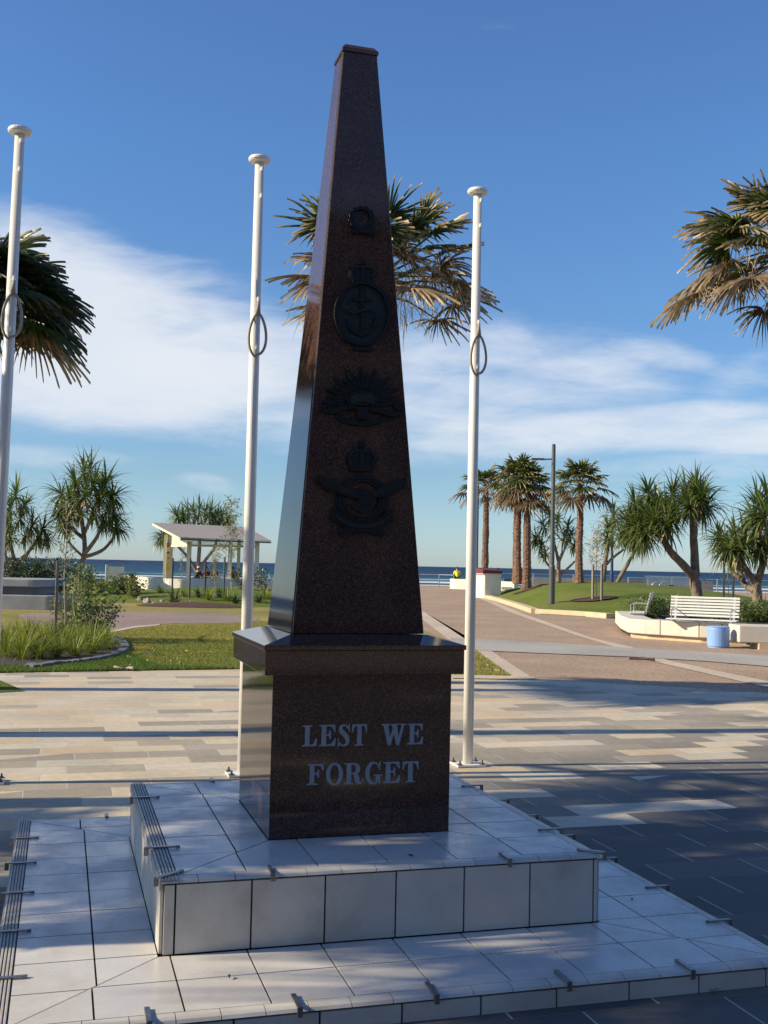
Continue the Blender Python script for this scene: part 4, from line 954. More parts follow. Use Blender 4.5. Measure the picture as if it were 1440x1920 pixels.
LB = ['first fan palm beyond the left edge, its trunk shadow crossing the middle of the plaza', 'fan palm beyond the left edge shading the left flagpole', 'fan palm beside the plinth beyond the left edge shading the obelisk shaft', 'fan palm beyond the left edge shading the upper step of the plinth', 'fan palm beyond the left edge shading the front of the plinth', 'fan palm nearest the camera beyond the left edge', 'far fan palm beyond the left edge shading the back left corner of the plinth', 'farthest fan palm beyond the left edge', 'tallest fan palm beyond the left edge shading the right of the plaza', 'fan palm just outside the left edge in front of the row']
protos = []
for i, (x, y, h) in enumerate(SH):
    if i < 2: big_palm(Vector((x, y, 0)), h, LB[i], MT['fan_leaf_dark'], nleaf=(20, 14)[i], Rf=.70, Lp=.55, deadfrac=.1, ragged=.1, droop=.7, nseg=20, low=-.6); protos.append((C.objects[[o.name for o in C.objects if o.get('label') == LB[i]][0]], x, y, h))
    else:
        o, px_, py_, ph = protos[1 if i in (5, 9) else 0]; copy_thing(o, (x, y, h-ph), rnd(0, 6.28), LB[i])
# palms on the grass mound
def far_palm(px, py, ptop, pcy, label, w0, lean=0, d=None, **k):
    b = hit(px, py) if d is None else at(px, py, d); d = depth(b); root = empty('fan_palm', b, label, 'palm tree', 'fan palms by the promenade')
    pcy += 6; t = at(px+lean, pcy, d); palm_trunk(b-UP*.05, t, w0*d/F_PX*.43, w0*.7*d/F_PX*.43, root, k.pop('boots', 60), 10)
    fan_crown(t+UP*.1, k.pop('nleaf', 30), k.pop('Rf', .85), k.pop('Lp', .8), MT['fan_leaf'], root, nseg=13, thr=25, deadm='fan_dead_brown', droop=.7, **k)
far_palm(910, 1110, 888, 908, 'slim fan palm behind the white cabinet on the promenade', 16, 1, deadfrac=.3, Rf=.95, Lp=1.15, nleaf=26, low=-.3)
far_palm(971, 1093, 850, 889, 'fan palm with the shaggy trunk, left of the close pair on the grass mound', 17, 2, d=56, deadfrac=.25, Rf=.80, Lp=.9, nleaf=34)
far_palm(964, 1090, 870, 905, 'thin fan palm trunk showing between the pair on the mound', 8, 2, d=62, deadfrac=.3, Rf=.7, Lp=.7, nleaf=16, boots=30)
far_palm(987, 1106, 860, 905, 'fan palm with the smooth brown trunk in its bare soil ring on the mound', 19, 4, deadfrac=.35, Rf=.78, Lp=.9, nleaf=34, boots=20)
far_palm(1086, 1091, 855, 899, 'fan palm standing alone on the mound, right of the tall lamp post', 17, 2, d=53, deadfrac=.15, Rf=.85, Lp=.95, nleaf=34, low=-.4)
# pandanus trees
random.seed(5)
b = G(136, 1105); b.z = 0
pandanus(b, [(.30, .22, [(136, 1101, 0), (143, 1075, 0), (155, 1058, 0)]), (.2, .13, [(143, 1070, 0), (157, 1045, .1), (158, 1010, .2), (150, 960, .5), (140, 920, .3)]), (.17, .1, [(157, 1040, 0), (180, 1010, -.3), (190, 985, -.3)]), (.15, .08, [(156, 1045, 0), (190, 1033, .3), (210, 1012, .2), (222, 985, .1)]), (.16, .08, [(158, 1010, 0), (130, 985, .7), (113, 945, .5)]), (.14, .08, [(158, 1000, 0), (185, 940, .8), (200, 905, .5)]), (.10, .07, [(157, 1045, 0), (128, 1015, -.5), (118, 985, -.5)])],
         [(157, 885, .3, 0, 1, 1.15), (140, 905, -.6, -.5, 1, 1), (178, 905, -.4, .3, 1, 1.1), (200, 905, .5, .6, 1, 1.15), (215, 930, -.4, 1, .6, 1.1), (190, 935, -1, .3, .6, 1.1), (160, 925, -1.1, 0, .8, 1.1), (130, 935, -1, -.4, .8, 1), (112, 925, .5, -1, .8, 1.1), (110, 960, -.5, -.8, .2, .9), (125, 965, .6, -.5, .5, .9), (150, 955, 1.1, 0, .6, 1.1), (180, 960, -.7, .3, .3, 1), (205, 955, 1, .5, .4, 1), (218, 968, 0, 1, 0, 1), (223, 990, 0, .8, -.1, .9), (195, 980, -.3, .3, -.1, .8), (120, 985, -.8, -.5, 0, .9), (170, 880, .8, 0, 1, 1.1), (190, 915, .9, .2, 1, 1), (135, 945, .9, -.2, 1, 1)],
         'large round pandanus with a pale leaning trunk, left of the shelter', 1.15, 40, .075, sc=1)
b = G(30, 1103); b.z = 0
pandanus(b, [(.16, .1, [(22, 1085, 0), (12, 1055, 0), (8, 1020, 0)]), (.16, .1, [(24, 1085, 0), (27, 1055, 0), (20, 1020, 0), (18, 985, .3)]), (.16, .1, [(34, 1085, 0), (45, 1050, 0), (60, 1025, 0), (78, 1000, .2)]), (.1, .07, [(24, 1062, 0), (40, 1046, 0), (62, 1028, .5)])],
         [(5, 935, 0, -.3, 1, 1.1), (30, 925, -.6, .1, 1, 1.1), (20, 950, .8, 0, 1, 1), (48, 945, .5, .6, .8, 1), (12, 975, -.8, -.3, .5, 1), (40, 970, -.3, .3, .6, 1), (62, 985, 0, .6, .8, .95), (82, 990, .3, .9, .6, 1), (75, 1012, -.4, .5, .1, .8), (50, 1005, .6, .3, .2, .9), (20, 1005, -.6, 0, .2, .9), (3, 1010, 0, -.6, 0, .9), (90, 1010, .4, .8, .2, .8), (-15, 960, .5, -.6, .7, 1.1)],
         'pandanus partly behind the first flagpole, above the round concrete seat', 1.05, 36, .07)
b = at(371, 1092, 92); b.z = 0
pandanus(b, [(.25, .2, [(372, 1100, 0), (372, 1060, 0), (374, 1022, 0), (372, 980, 0)]), (.2, .14, [(371, 1070, 0), (385, 1050, 0), (403, 1025, 0), (410, 985, 0)]), (.2, .14, [(371, 1075, 0), (352, 1045, 0), (332, 1022, 0), (318, 998, 0)]), (.1, .08, [(336, 1026, 0), (315, 1015, 0), (300, 1008, 0)])],
         [(330+i*11, 968-14*math.sin((i+.5)/9*3.14)+ (4 if i % 2 else 0), (i % 3-1)*1.2, (i-4)*.22, 1, 1.05) for i in range(10)]+[(335+i*15, 990, ((i*2) % 3-1)*1.3, (i-3)*.2, .7, 1.) for i in range(7)]+[(305, 1003, 0, -.9, .3, 1), (298, 1012, .5, -.8, 0, .9), (318, 1008, -.5, -.3, .2, .9), (345, 978, -1, -.1, .9, 1), (400, 975, -1, .3, .9, 1)],
         'broad dark pandanus dome rising behind the shelter roof', 1.25, 34, .09, d=92)
b = at(1042, 1092, 72); b.z = 0
pandanus(b, [(.24, .16, [(1048, 1092, 0), (1047, 1070, 0), (1048, 1050, 0)]), (.16, .09, [(1048, 1058, 0), (1042, 1030, .3), (1034, 1000, .3)]), (.16, .09, [(1048, 1052, 0), (1058, 1030, 0), (1068, 1008, .2)]), (.14, .09, [(1047, 1080, 0), (1062, 1068, 0), (1078, 1052, 0)]), (.13, .08, [(1046, 1078, 0), (1030, 1062, 0), (1012, 1035, 0)])],
         [(1030, 965, 0, -.3, 1, 1.1), (1045, 975, -.8, .2, 1, 1), (1018, 985, .6, -.7, .7, 1), (1038, 995, .8, 0, .6, 1), (1066, 985, 0, .6, .9, 1.05), (1072, 1003, .5, .8, .4, 1), (1058, 1010, -.7, .2, .3, .9), (1012, 1020, 0, -.5, .2, .95), (1003, 1008, .3, -.9, .5, .9), (1022, 1038, .2, -.1, 0, .85), (1080, 1025, .3, .9, 0, .8)],
         'pandanus behind the lamp post with a low forked grey trunk', 1.05, 34, .075, d=72)
b = at(1150, 1100, 60); b.z = 0
pandanus(b, [(.2, .16, [(1130, 1100, 0), (1134, 1060, 0), (1138, 1022, 0)]), (.13, .08, [(1135, 1060, 0), (1150, 1045, 0), (1170, 1030, 0)]), (.18, .12, [(1152, 1100, 0), (1172, 1066, 0), (1192, 1030, 0)])],
         [(1140, 990, 0, -.2, 1, 1), (1150, 965, .5, -.3, 1, 1), (1138, 1010, -.5, -.6, .4, .9), (1165, 1000, 0, .1, .9, 1), (1192, 1010, 0, .4, .6, 1.), (1212, 1015, .3, .9, .2, 1), (1185, 985, .8, 0, 1, 1), (1205, 1000, -.6, .5, .3, 1)],
         'pandanus with two bare leaning trunks behind the mound, left of the benches', 1.1, 36, .075, d=60)
# the big one over the benches
PF_D = 33.5; b = at(1311, 1150, PF_D); b.z = .35
pandanus(b, [(.26, .22, [(1312, 1152, 0), (1308, 1120, 0), (1301, 1085, 0), (1300, 1068, 0)]), (.20, .14, [(1304, 1080, 0), (1302, 1040, .1), (1300, 1000, .1), (1301, 965, .1)]), (.19, .13, [(1302, 1085, 0), (1284, 1062, -.1), (1258, 1035, -.2), (1240, 1005, -.2), (1232, 990, -.2)]), (.14, .1, [(1243, 1010, -.2), (1222, 995, -.3), (1198, 990, -.2)]), (.12, .09, [(1240, 1003, -.2), (1247, 985, .1), (1248, 965, .2)])],
         [(1300, 938, .1, .1, 1, 1.25), (1285, 925, .5, -.3, 1, 1.1), (1315, 930, -.3, .5, 1, 1.15), (1325, 948, .3, .9, .4, 1.1), (1290, 952, -.6, -.4, .5, 1.0), (1305, 915, .2, .1, 1, 1.0),
          (1248, 960, 0, 0, 1, 1.2), (1230, 945, .5, -.3, 1, 1.1), (1262, 965, .4, .5, .8, 1.05), (1225, 975, -.5, -.4, .7, 1.1), (1250, 985, -.7, .1, .4, 1.05), (1205, 960, .2, -.5, .9, 1.1), (1195, 985, -.2, -.7, .5, 1.15), (1180, 1000, .3, -1, .2, 1.1), (1175, 975, .6, -.9, .7, 1.0), (1205, 1000, -.6, -.2, .1, 1.05), (1190, 948, .8, -.5, 1, 1), (1262, 925, .7, .2, 1, 1.), (1215, 925, .9, -.3, 1, 1)],
         'big pandanus over the slatted benches, one upright trunk and one leaning left', .78, 52, .055, d=PF_D)
b = at(1420, 1150, 31); b.z = .35
pandanus(b, [(.22, .17, [(1418, 1152, 0), (1420, 1120, 0), (1418, 1090, 0)]), (.15, .1, [(1420, 1100, 0), (1400, 1070, 0), (1385, 1045, 0), (1378, 1030, 0)]), (.13, .09, [(1416, 1108, 0), (1396, 1095, .3), (1382, 1060, .4), (1368, 1035, .4)]), (.15, .1, [(1420, 1092, 0), (1432, 1050, 0), (1436, 1010, 0), (1440, 975, 0)]), (.1, .07, [(1396, 1090, .2), (1372, 1070, .4), (1362, 1040, .5)])],
         [(1440, 935, 0, 0, 1, 1.2), (1420, 945, .4, -.4, 1, 1.1), (1412, 968, -.3, -.8, .5, 1.1), (1435, 965, -.7, 0, .7, 1.1), (1380, 1012, 0, -.2, 1, 1.15), (1358, 1018, .2, -.8, .5, 1.1), (1395, 1005, .5, .3, .9, 1.1), (1365, 1030, -.4, -.5, .1, 1.0), (1392, 1028, -.5, .2, .3, 1.0), (1420, 1000, .6, 0, .5, 1.1), (1432, 1030, -.3, .4, .1, 1), (1455, 985, 0, .6, .5, 1.2), (1345, 1005, .5, -1, .5, .9)],
         'pandanus at the right edge leaning over the planter', .75, 48, .052, d=31)

# ------------------------------------------------------------------ street furniture and buildings
def frame_at(p, ang):                  # local frame: x along, y away, z up
    rot = Matrix.Rotation(ang, 3, 'Z'); p = Vector(p)
    return lambda x, y, z: p+rot@Vector((x, y, z))
def lbox(mb, fr, x0, x1, y0, y1, z0, z1):
    P = [fr(x, y, z) for z in (z0, z1) for x, y in ((x0, y0), (x1, y0), (x1, y1), (x0, y1))]
    return mb.add(P, [(3, 2, 1, 0), (4, 5, 6, 7), (0, 1, 5, 4), (1, 2, 6, 5), (2, 3, 7, 6), (3, 0, 4, 7)])
def px_m(d): return d/F_PX
random.seed(3)
def lamp(base, H, rs, arm, label, m, foot=.9):
    base = Vector(base); root = empty('lamp_post', base, label, 'lamp post', 'lamp posts on the promenade')
    mb = MB(); mb.lathe(base, [(rs*1.35, -.05), (rs*1.35, foot*1.6), (rs*1.3, foot*1.62), (rs, foot*1.68), (rs*.82, H), (rs*.5, H+.03)], 14); mb.build('pole', m, root, smooth=False)
    mb = MB(); mb.lathe(base, [(rs*2, -.02), (rs*2, .02)], 12); mb.build('base_flange', m, root)
    if arm:
        fr = frame_at(base, YAW); mb = MB(); z = H-arm[1]; mb.bar(fr(0, 0, z), fr(-arm[0]*.5, 0, z-.02), .05, .05); mb.build('arm', m, root)
        mb = MB(); lbox(mb, fr, -arm[0], -arm[0]*.42, -.12, .12, z-.045, z+.02); mb.build('lamp_head', m, root, bevel=.015)
    return root
b = hit(1034, 1143); b = G(1034, 1146); b.z = Z(b.x, b.y); lamp(b, (at(0, 845, depth(b)).z-at(0, 1146, depth(b)).z), .088, (.86, .55), 'tall grey lamp post with flat side arm, nearest edge of the grass mound', MT['dark_metal'])
b = G(893, 1109); lamp(b, 7.3, .085, (.7, .5), 'slim grey lamp post beside the white cabinet, right of the flagpole', MT['dark_metal'])
b = at(1147, 1094, 66); b.z = 0; lamp(b, at(0, 930, 66).z-.3, .09, None, 'slender blue post among the pandanus behind the mound', MT['blue_metal'])

# white cabinet with red cap
def box_thing(name, label, cat, base, d, wpx, dep, h, ang, m, group=None):
    root = empty(name, base, label, cat, group); w_ = wpx*px_m(d); fr = frame_at(base, ang); return root, fr, w_
b = G(908, 1122); dcb = depth(b); root, fr, w_ = box_thing('utility_cabinet', 'white rendered cabinet with a dark red cap at the corner of the kerb', 'cabinet', b, dcb, 33, .9, 1.3, -.06, None)
mb = MB(); lbox(mb, fr, 0, w_, 0, 1.5, 0, 1.26); mb.build('body', MT['wall_white'], root, bevel=.01)
mb = MB(); lbox(mb, fr, -.10, w_+.05, -.05, 1.55, 1.262, 1.30); mb.build('ledge', MT['wall_white'], root)
mb = MB()
mb.add([fr(x, y, z) for x, y, z in ((-.14, -.06, 1.302), (w_+.06, -.06, 1.302), (w_+.06, 1.5, 1.302), (-.14, 1.5, 1.302), (-.10, -.04, 1.50), (w_+.02, -.04, 1.46), (w_, 1.4, 1.56), (-.08, 1.4, 1.60))], [(3, 2, 1, 0), (4, 5, 6, 7), (0, 1, 5, 4), (1, 2, 6, 5), (2, 3, 7, 6), (3, 0, 4, 7)])
mb.build('cap', MT['red_roof'], root, bevel=.02)
mb = MB(); lbox(mb, fr, .06, w_-.06, -.012, -.001, .08, 1.2); mb.build('door', MT['wall_white'], root)
b2 = G(950, 1119); mb = MB(); b2.z = Z(b2.x, b2.y); mb.box(b2+UP*.08, (.62, .3, .16), YAW); tag(mb.build('stone_block', MT['concrete'], bevel=.02), 'small pale stone block on the grass beside the white cabinet', 'block')
# low white walls
def wall(name, label, pts, h, th, m, cat='wall', z0=0., group=None):
    mb = MB(); P = [Vector(p) for p in pts]; L_, R_ = [], []
    for i, p in enumerate(P):
        t = (P[min(i+1, len(P)-1)]-P[max(i-1, 0)]); t.z = 0; t.normalize(); n = Vector((t.y, -t.x, 0)); L_.append(p+n*th/2); R_.append(p-n*th/2)
    vs = []
    for i in range(len(P)):
        for q in (L_[i], R_[i]):
            vs += [(q.x, q.y, z0), (q.x, q.y, z0+h)]
    fc = []
    for i in range(len(P)-1):
        a = 4*i; fc += [(a, a+4, a+5, a+1), (a+2, a+3, a+7, a+6), (a+1, a+5, a+7, a+3), (a, a+2, a+6, a+4)]
    e = 4*(len(P)-1); fc += [(0, 1, 3, 2), (e, e+2, e+3, e+1)]; mb.add(vs, fc)
    o = mb.build(name, m, bevel=.015); bm = bmesh.new(); bm.from_mesh(o.data); bmesh.ops.recalc_face_normals(bm, faces=bm.faces); bm.to_mesh(o.data); bm.free()
    return tag(o, label, cat, group)
wall('low_wall', 'low white wall at the end of the promenade with a person in yellow sitting on it', [at(849, 1105, 81), at(857, 1105, 79.5), at(900, 1106, 78.5)], .74, .45, MT['wall_white'])
wall('low_wall', 'low white wall right of the cabinet, behind the smooth palm trunk', [at(940, 1108, 70), at(968, 1106, 69)], .75, .4, MT['wall_white'])
wall('sea_wall', 'long grey sea wall behind the palms on the mound', [V(11.5, 86), V(15, 84.5), V(20, 84), V(25, 83)], .95, .3, MT['dark_concrete'])  # shade on the near side put into the dark concrete colour
wall('sea_wall', 'long dark grey sea wall behind the round seat and the kiosk on the left', [V(-36, 74), V(-22, 76), V(-13.5, 77)], .28, .3, MT['dark_concrete'])
wall('low_wall', 'pale block wall between the two leaning pandanus trunks', [at(1118, 1094, 68), at(1163, 1094, 68)], .55, .4, MT['wall_white'])
# curved wall in front of the shelter
wall('curved_wall', 'curved cream retaining wall in front of the shelter', [at(233, 1106, 67), at(250, 1110, 63.5), at(275, 1112, 60), at(300, 1112, 57.8), at(322, 1111, 56.6), at(336, 1111, 56.4), at(348, 1109, 57.2), at(380, 1107, 59.5), at(440, 1107, 61), at(520, 1108, 62), at(600, 1110, 63)], .68, .35, MT['wall_white'])
# kiosk with arched blue roof
b = G(201, 1108); dk = depth(b); fr = frame_at(b, -.03); root = empty('bin_enclosure', b, 'cream bin enclosure with a thin arched blue roof beside the large pandanus', 'bin enclosure')
w_ = 30*px_m(dk)
mb = MB(); lbox(mb, fr, 0, w_, 0, .9, 0, 1.25); mb.build('body', MT['shelter_paint'], root, bevel=.01)
mb = MB(); lbox(mb, fr, -.12, -.02, -.05, .95, 0, 1.33); mb.build('side_panel', MT['wall_white'], root, bevel=.01)
for xx in (.02, w_-.05):
    mb = MB(); lbox(mb, fr, xx, xx+.03, .1, .13, 1.25, 1.45); mb.build('roof_post', MT['steel'], root)
mb = MB(); n = 10
vs = [fr(-.16+(w_+.32)*k/n, y, 1.42+.13*math.sin(math.pi*k/n)+dz) for dz in (0, .03) for y in (-.1, 1.0) for k in range(n+1)]; m_ = n+1
mb.add(vs, [(k, k+1, m_+k+1, m_+k) for k in range(n)]+[(2*m_+k, 3*m_+k, 3*m_+k+1, 2*m_+k+1) for k in range(n)]+[(k, 2*m_+k, 2*m_+k+1, k+1) for k in range(n)]+[(m_+k, m_+k+1, 3*m_+k+1, 3*m_+k) for k in range(n)])
mb.build('arched_roof', MT['blue_metal'], root)

# picnic shelter
def shelter():
    D = 63.; b = at(352, 1097, D); b.z = 0
    root = empty('picnic_shelter', b, 'open picnic shelter with a grey corrugated roof and cream posts above the curved wall', 'shelter')
    fp = lambda px, d, z: (lambda q: Vector((q.x, q.y, z)))(at(px, 1060, d))
    # posts: pixel column, depth, width
    for px, d, w_, zt in ((354, 61.5, .25, 2.62), (431, 61.5, .22, 2.62), (481.5, 61.5, .24, 2.62), (447, 66., .2, 3.1)):
        mb = MB(); q = fp(px, d, 0); mb.box((q.x, q.y, zt/2+.1), (w_, w_, zt+.2-.2), YAW+.15); mb.build('post', MT['shelter_paint'], root)
    mos = MT['mosaic']
    for px, d, w_ in ((309.5, 66.2, .22), (319, 66.0, .26)):
        mb = MB(); q = fp(px, d, 0); mb.box((q.x, q.y, 1.6), (w_, w_, 3.2), YAW+.15); mb.build('post', MT['shelter_paint'], root)
    mb = MB(); q = fp(314.3, 65.7, 0); mb.box((q.x, q.y, 1.35), (.17, .05, 2.7), YAW+.15); mb.build('mosaic_panel', mos, root)
    # corrugated roof: four corners from back-left round to front-left
    A_, B_, C_, D_ = at(286, 980, 66.8), at(462, 988, 68.5), at(509, 1014, 61.), at(339, 1008, 59.5)
    n = 110; vs = []
    for k in range(n+1):
        t = k/n; z = .022*(1 if k % 2 else -1)
        p, q = A_.lerp(B_, t), D_.lerp(C_, t); vs += [p+UP*z, q+UP*z]
    mb = MB(); mb.add(vs+[v-UP*.012 for v in vs], [(2*k, 2*k+1, 2*k+3, 2*k+2) for k in range(n)]+[(2*n+2+2*k, 2*n+2+2*k+2, 2*n+2+2*k+3, 2*n+2+2*k+1) for k in range(n)]); mb.build('roof', MT['roof'], root)
    mb = MB(); o = UP*-.09
    mb.bar(A_+o, D_+o, .03, .12); mb.build('barge_board', MT['shelter_paint'], root)
    mb = MB(); mb.bar(D_+o+Vector((0, .12, 0)), C_+o+Vector((0, .12, 0)), .04, .10); mb.build('gutter', MT['roof'], root)
    # louvred gable on the left side and slats under the front eave
    a, c = fp(321, 65.6, 0), fp(354, 61.8, 0)
    for k in range(7):
        z = 2.62+k*.105; f = max(0, (k-1.5)/6.*.75); mb = MB(); mb.bar(a+UP*z, a.lerp(c, 1-f)+UP*z, .03, .085); mb.build('louvre', MT['shelter_paint'], root)
    for (x0, d0, x1, d1) in ((321, 65.6, 354, 61.6), (354, 61.6, 482, 61.6)):
        mb = MB(); mb.bar(fp(x0, d0, 2.50), fp(x1, d1, 2.50), .1, .12); mb.build('beam', MT['shelter_paint'], root)
    for k in range(3):
        mb = MB(); mb.bar(fp(357, 61.7, 2.60+k*.07), fp(480, 61.7, 2.60+k*.07), .02, .035); mb.build('slat', MT['shelter_paint'], root)
    mb = MB(); mb.bar(fp(447, 66, 3.02), fp(321, 65.6, 3.02), .1, .12); mb.build('beam', MT['shelter_paint'], root)
    mb = MB(); q = fp(405, 64, 0); mb.box((q.x, q.y, .73), (2.2, .8, .05), YAW); mb.box((q.x, q.y, .36), (.3, .5, .7), YAW)
    tag(mb.build('picnic_table', MT['steel']), 'picnic table in the shelter, mostly hidden behind the curved wall', 'table')
m = bpy.data.materials.new('mosaic'); m.use_nodes = True; nt = m.node_tree
g = N(nt, 'ShaderNodeNewGeometry'); mp = N(nt, 'ShaderNodeMapping'); mp.inputs['Scale'].default_value = (.2, .2, 1); nt.links.new(g.outputs['Position'], mp.inputs[0])
v_ = N(nt, 'ShaderNodeTexVoronoi'); v_.inputs['Scale'].default_value = 4.2; nt.links.new(mp.outputs[0], v_.inputs[0]); s_ = N(nt, 'ShaderNodeSeparateColor'); nt.links.new(v_.outputs['Color'], s_.inputs[0])
nt.links.new(ramp(nt, s_.outputs[0], [(0, (.75, .70, .50)), (.35, (.80, .55, .08)), (.5, (.75, .68, .45)), (.62, (.45, .08, .03)), (.75, (.75, .6, .2)), (.86, (.03, .18, .42)), (1, (.75, .70, .50))], 'CONSTANT'), nt.nodes['Principled BSDF'].inputs['Base Color']); MT['mosaic'] = m
shelter()

# round concrete seat on the left
def round_seat():
    root = empty('round_planter_seat', G(20, 1150), 'large stepped grey concrete planter seat with a rounded end at the left edge', 'planter')
    def slab(name, pxr, pyb, d, z0, z1, r, wid=9., m='concrete_grey', dep=3.2, inset_=0.):
        e = at(pxr, pyb, d); e.z = 0; fr = frame_at(e, YAW); pts = [(-wid, 0)]
        for k in range(7): a = -math.pi/2+k*math.pi/12; pts.append((-r+r*math.cos(a), r+r*math.sin(a)))
        pts += [(0, dep-r)]+[(-r+r*math.cos(k*math.pi/12), dep-r+r*math.sin(k*math.pi/12)) for k in range(1, 7)]+[(-wid, dep)]
        mb = MB(); mb.prism(pts, z0, z1, fr); o = mb.build(name, MT[m], root, bevel=.02); return o
    slab('lower_step', 100, 1150, 33.4, 0, .45, .25)
    slab('neck', 73, 1120, 34.4, .45, .70, .4, dep=2.4); slab('seat_top', 82, 1120, 33.9, .70, .93, .5, dep=3.)
round_seat()
# curved seat wall with planter on the right
def seat_wall():
    base = G(1280, 1203); root = empty('curved_seat_wall', base, 'curved pale concrete seat wall round the planter on the right, under the slatted benches', 'seat wall')
    bot = [G(1157, 1176), G(1166, 1187), G(1182, 1196), G(1210, 1198.5), G(1240, 1200.5), G(1275, 1203), G(1312, 1205.5), G(1355, 1207.5), G(1399, 1209.5)]
    out = lambda p, q: (lambda d: Vector((d.y, -d.x, 0)))((q-p).normalized())
    def band(pts, off, z0, z1, name, m, th=.5, seams=True, seg=None):
        P = [];
        for i, p in enumerate(pts):
            a, b_ = pts[max(0, i-1)], pts[min(len(pts)-1, i+1)]; n = out(a, b_)
            if n.dot(CAM-p) < 0: n = -n
            P.append((p+n*off, n))
        for (i0, i1) in (seg or [(0, len(pts)-1)]):
            mb = MB(); poly = [(P[i][0].x, P[i][0].y) for i in range(i0, i1+1)]+[((P[i][0]-P[i][1]*th).x, (P[i][0]-P[i][1]*th).y) for i in range(i1, i0-1, -1)]
            c = Vector((sum(p[0] for p in poly)/len(poly), sum(p[1] for p in poly)/len(poly)))
            mb.prism(inset(poly, .006) if name == 'seat_block' else poly, z0, z1); mb.build(name, MT[m], root, bevel=.02 if name == 'seat_block' else 0)
    band(bot, -.06, 0, .13, 'footing', 'concrete_warm')  # warm light on the recessed base put into its concrete colour
    band(bot, .06, .12, .46, 'seat_block', 'concrete', .62, seg=[(0, 2), (2, 4), (4, 6), (6, 7), (7, 8)])
    # projecting block at the right edge
    e = G(1427, 1219); fr = frame_at(e, YAW-.02)
    mb = MB(); lbox(mb, fr, -.02, 3.2, .05, .7, 0, .14); mb.build('footing', MT['concrete_warm'], root)
    mb = MB(); mb.prism([(-.42, .12), (3.2, -.02), (3.2, .72), (-.42, .9)], .14, .50, fr); mb.build('seat_block', MT['concrete'], root, bevel=.02)
    # planter soil
    pts = [(p.x, p.y) for p in [b_+(b_-CAM).normalized()*.5 for b_ in bot]]+[(q.x, q.y) for q in (at(1470, 1200, 25), at(1520, 1150, 33), at(1290, 1150, 37), at(1200, 1155, 34), at(1165, 1160, 32))]
    mb = MB(); mb.prism(pts, .0, .38); mb.build('planter_soil', MT['soil'], root)
seat_wall()
def bench(loc, ang, label, L=1.85, scale=1., z0=.46):
    root = empty('slatted_bench', loc, label, 'bench', 'slatted metal benches')
    fr = frame_at(loc, ang)
    def slat(a, b_, w_, t): mb = MB(); mb.bar(a, b_, w_, t); return mb
    for k in range(7):                                              # back
        z = .12+k*.068; y = .42+.10*k/6; mb = MB(); lbox(mb, fr, -L/2, L/2, y-.012, y+.012, z, z+.046); mb.build('back_slat', MT['white_metal'], root, bevel=.004)
    for k in range(5):
        y = k*.078; mb = MB(); lbox(mb, fr, -L/2, L/2, y, y+.056, .045, .07); mb.build('seat_slat', MT['white_metal'], root, bevel=.004)
    for sx in (-1, 1):
        x = sx*(L/2-.12)
        mb = MB(); mb.bar(fr(x, 0, .03), fr(x, .42, .03), .05, .03); mb.bar(fr(x, .41, .03), fr(x, .535, .58), .05, .03); mb.build('support', MT['steel'], root)
        mb = MB(); mb.tube([fr(x, .02, .04), fr(x, .02, .27), fr(x, .1, .29), fr(x, .44, .29)], .014, 6); mb.build('armrest', MT['steel'], root)
        mb = MB(); mb.box(fr(x, .2, .012), (.07, .4, .024), ang); mb.build('foot', MT['steel'], root)
    return root
MT['white_metal'] = mat('white_metal', (.72, .73, .72), .35, metal=.15)
L_ = G(1250, 1203.5); Rr = G(1378, 1210); mid = (L_+Rr)/2; away = (mid-CAM); away.z = 0; away.normalize()
mid = mid+away*.02; mid.z = .47; an = math.atan2((Rr-L_).y, (Rr-L_).x)
bench(mid, an, 'long white slatted bench on the seat wall, facing the plaza', L=(Rr-L_).length*1.03)
q = G(1176, 1190)+away*.35+Vector((0, 0, 0)); q = at(1184, 1158, depth(G(1168, 1187))+.7); q.z = .47
bench(q, an-R(80), 'slatted bench turned sideways at the left end of the seat wall', L=1.3)
# blue stool
b = G(1353, 1216); dS = depth(b); root = empty('blue_stool', b, 'round powder blue stool standing on the promenade before the seat wall', 'stool')
r = 21*px_m(dS); mb = MB(); mb.lathe(b+FWD*r, [(r*.90, .0), (r*.90, .03), (r*.96, .035), (r*.97, .05), (r, .40), (r*.98, .43)], 30); mb.build('drum', MT['blue_stool'], root)
mb = MB(); mb.lathe(b+FWD*r, [(r*1.0, .431), (r*1.01, .445), (r*.9, .462), (.02, .468)], 30); mb.build('top', MT['blue_stool'], root)
# farther furniture on the right
def slat_screen():
    d = 56.; root = empty('sea_lounger_bench', at(1250, 1105, d), 'wide white slatted lounge bench facing the sea behind the mound', 'bench', 'slatted metal benches')
    for k in range(8):
        y0 = 1080.5+k*3.1; x0 = 1210+k*.9
        mb = MB(); mb.bar(at(x0, y0, d-k*.04), at(1298, y0+2.6, d-k*.04), .03, .05 if k else .08); mb.build('back_slat', MT['white_metal'], root)
    for px in (1222, 1279): mb = MB(); mb.bar(at(px, 1082, d+.1), at(px, 1112, d+.1), .05, .05); mb.build('support', MT['steel'], root)
slat_screen()
for i, px in enumerate((1222, 1236)):
    mb = MB(); d = 54; mb.tube([at(px, 1108, d)]+[at(px+ (8.5)*(1-math.cos(k*math.pi/8)), 1101-9*math.sin(k*math.pi/8), d) for k in range(9)]+[at(px+17, 1108, d)], .035, 7)
    tag(mb.build('bike_hoop', MT['steel'], smooth=True), ['left steel bicycle hoop in front of the sea facing bench', 'right steel bicycle hoop in front of the sea facing bench'][i], 'bike rack', 'bicycle hoops behind the mound')
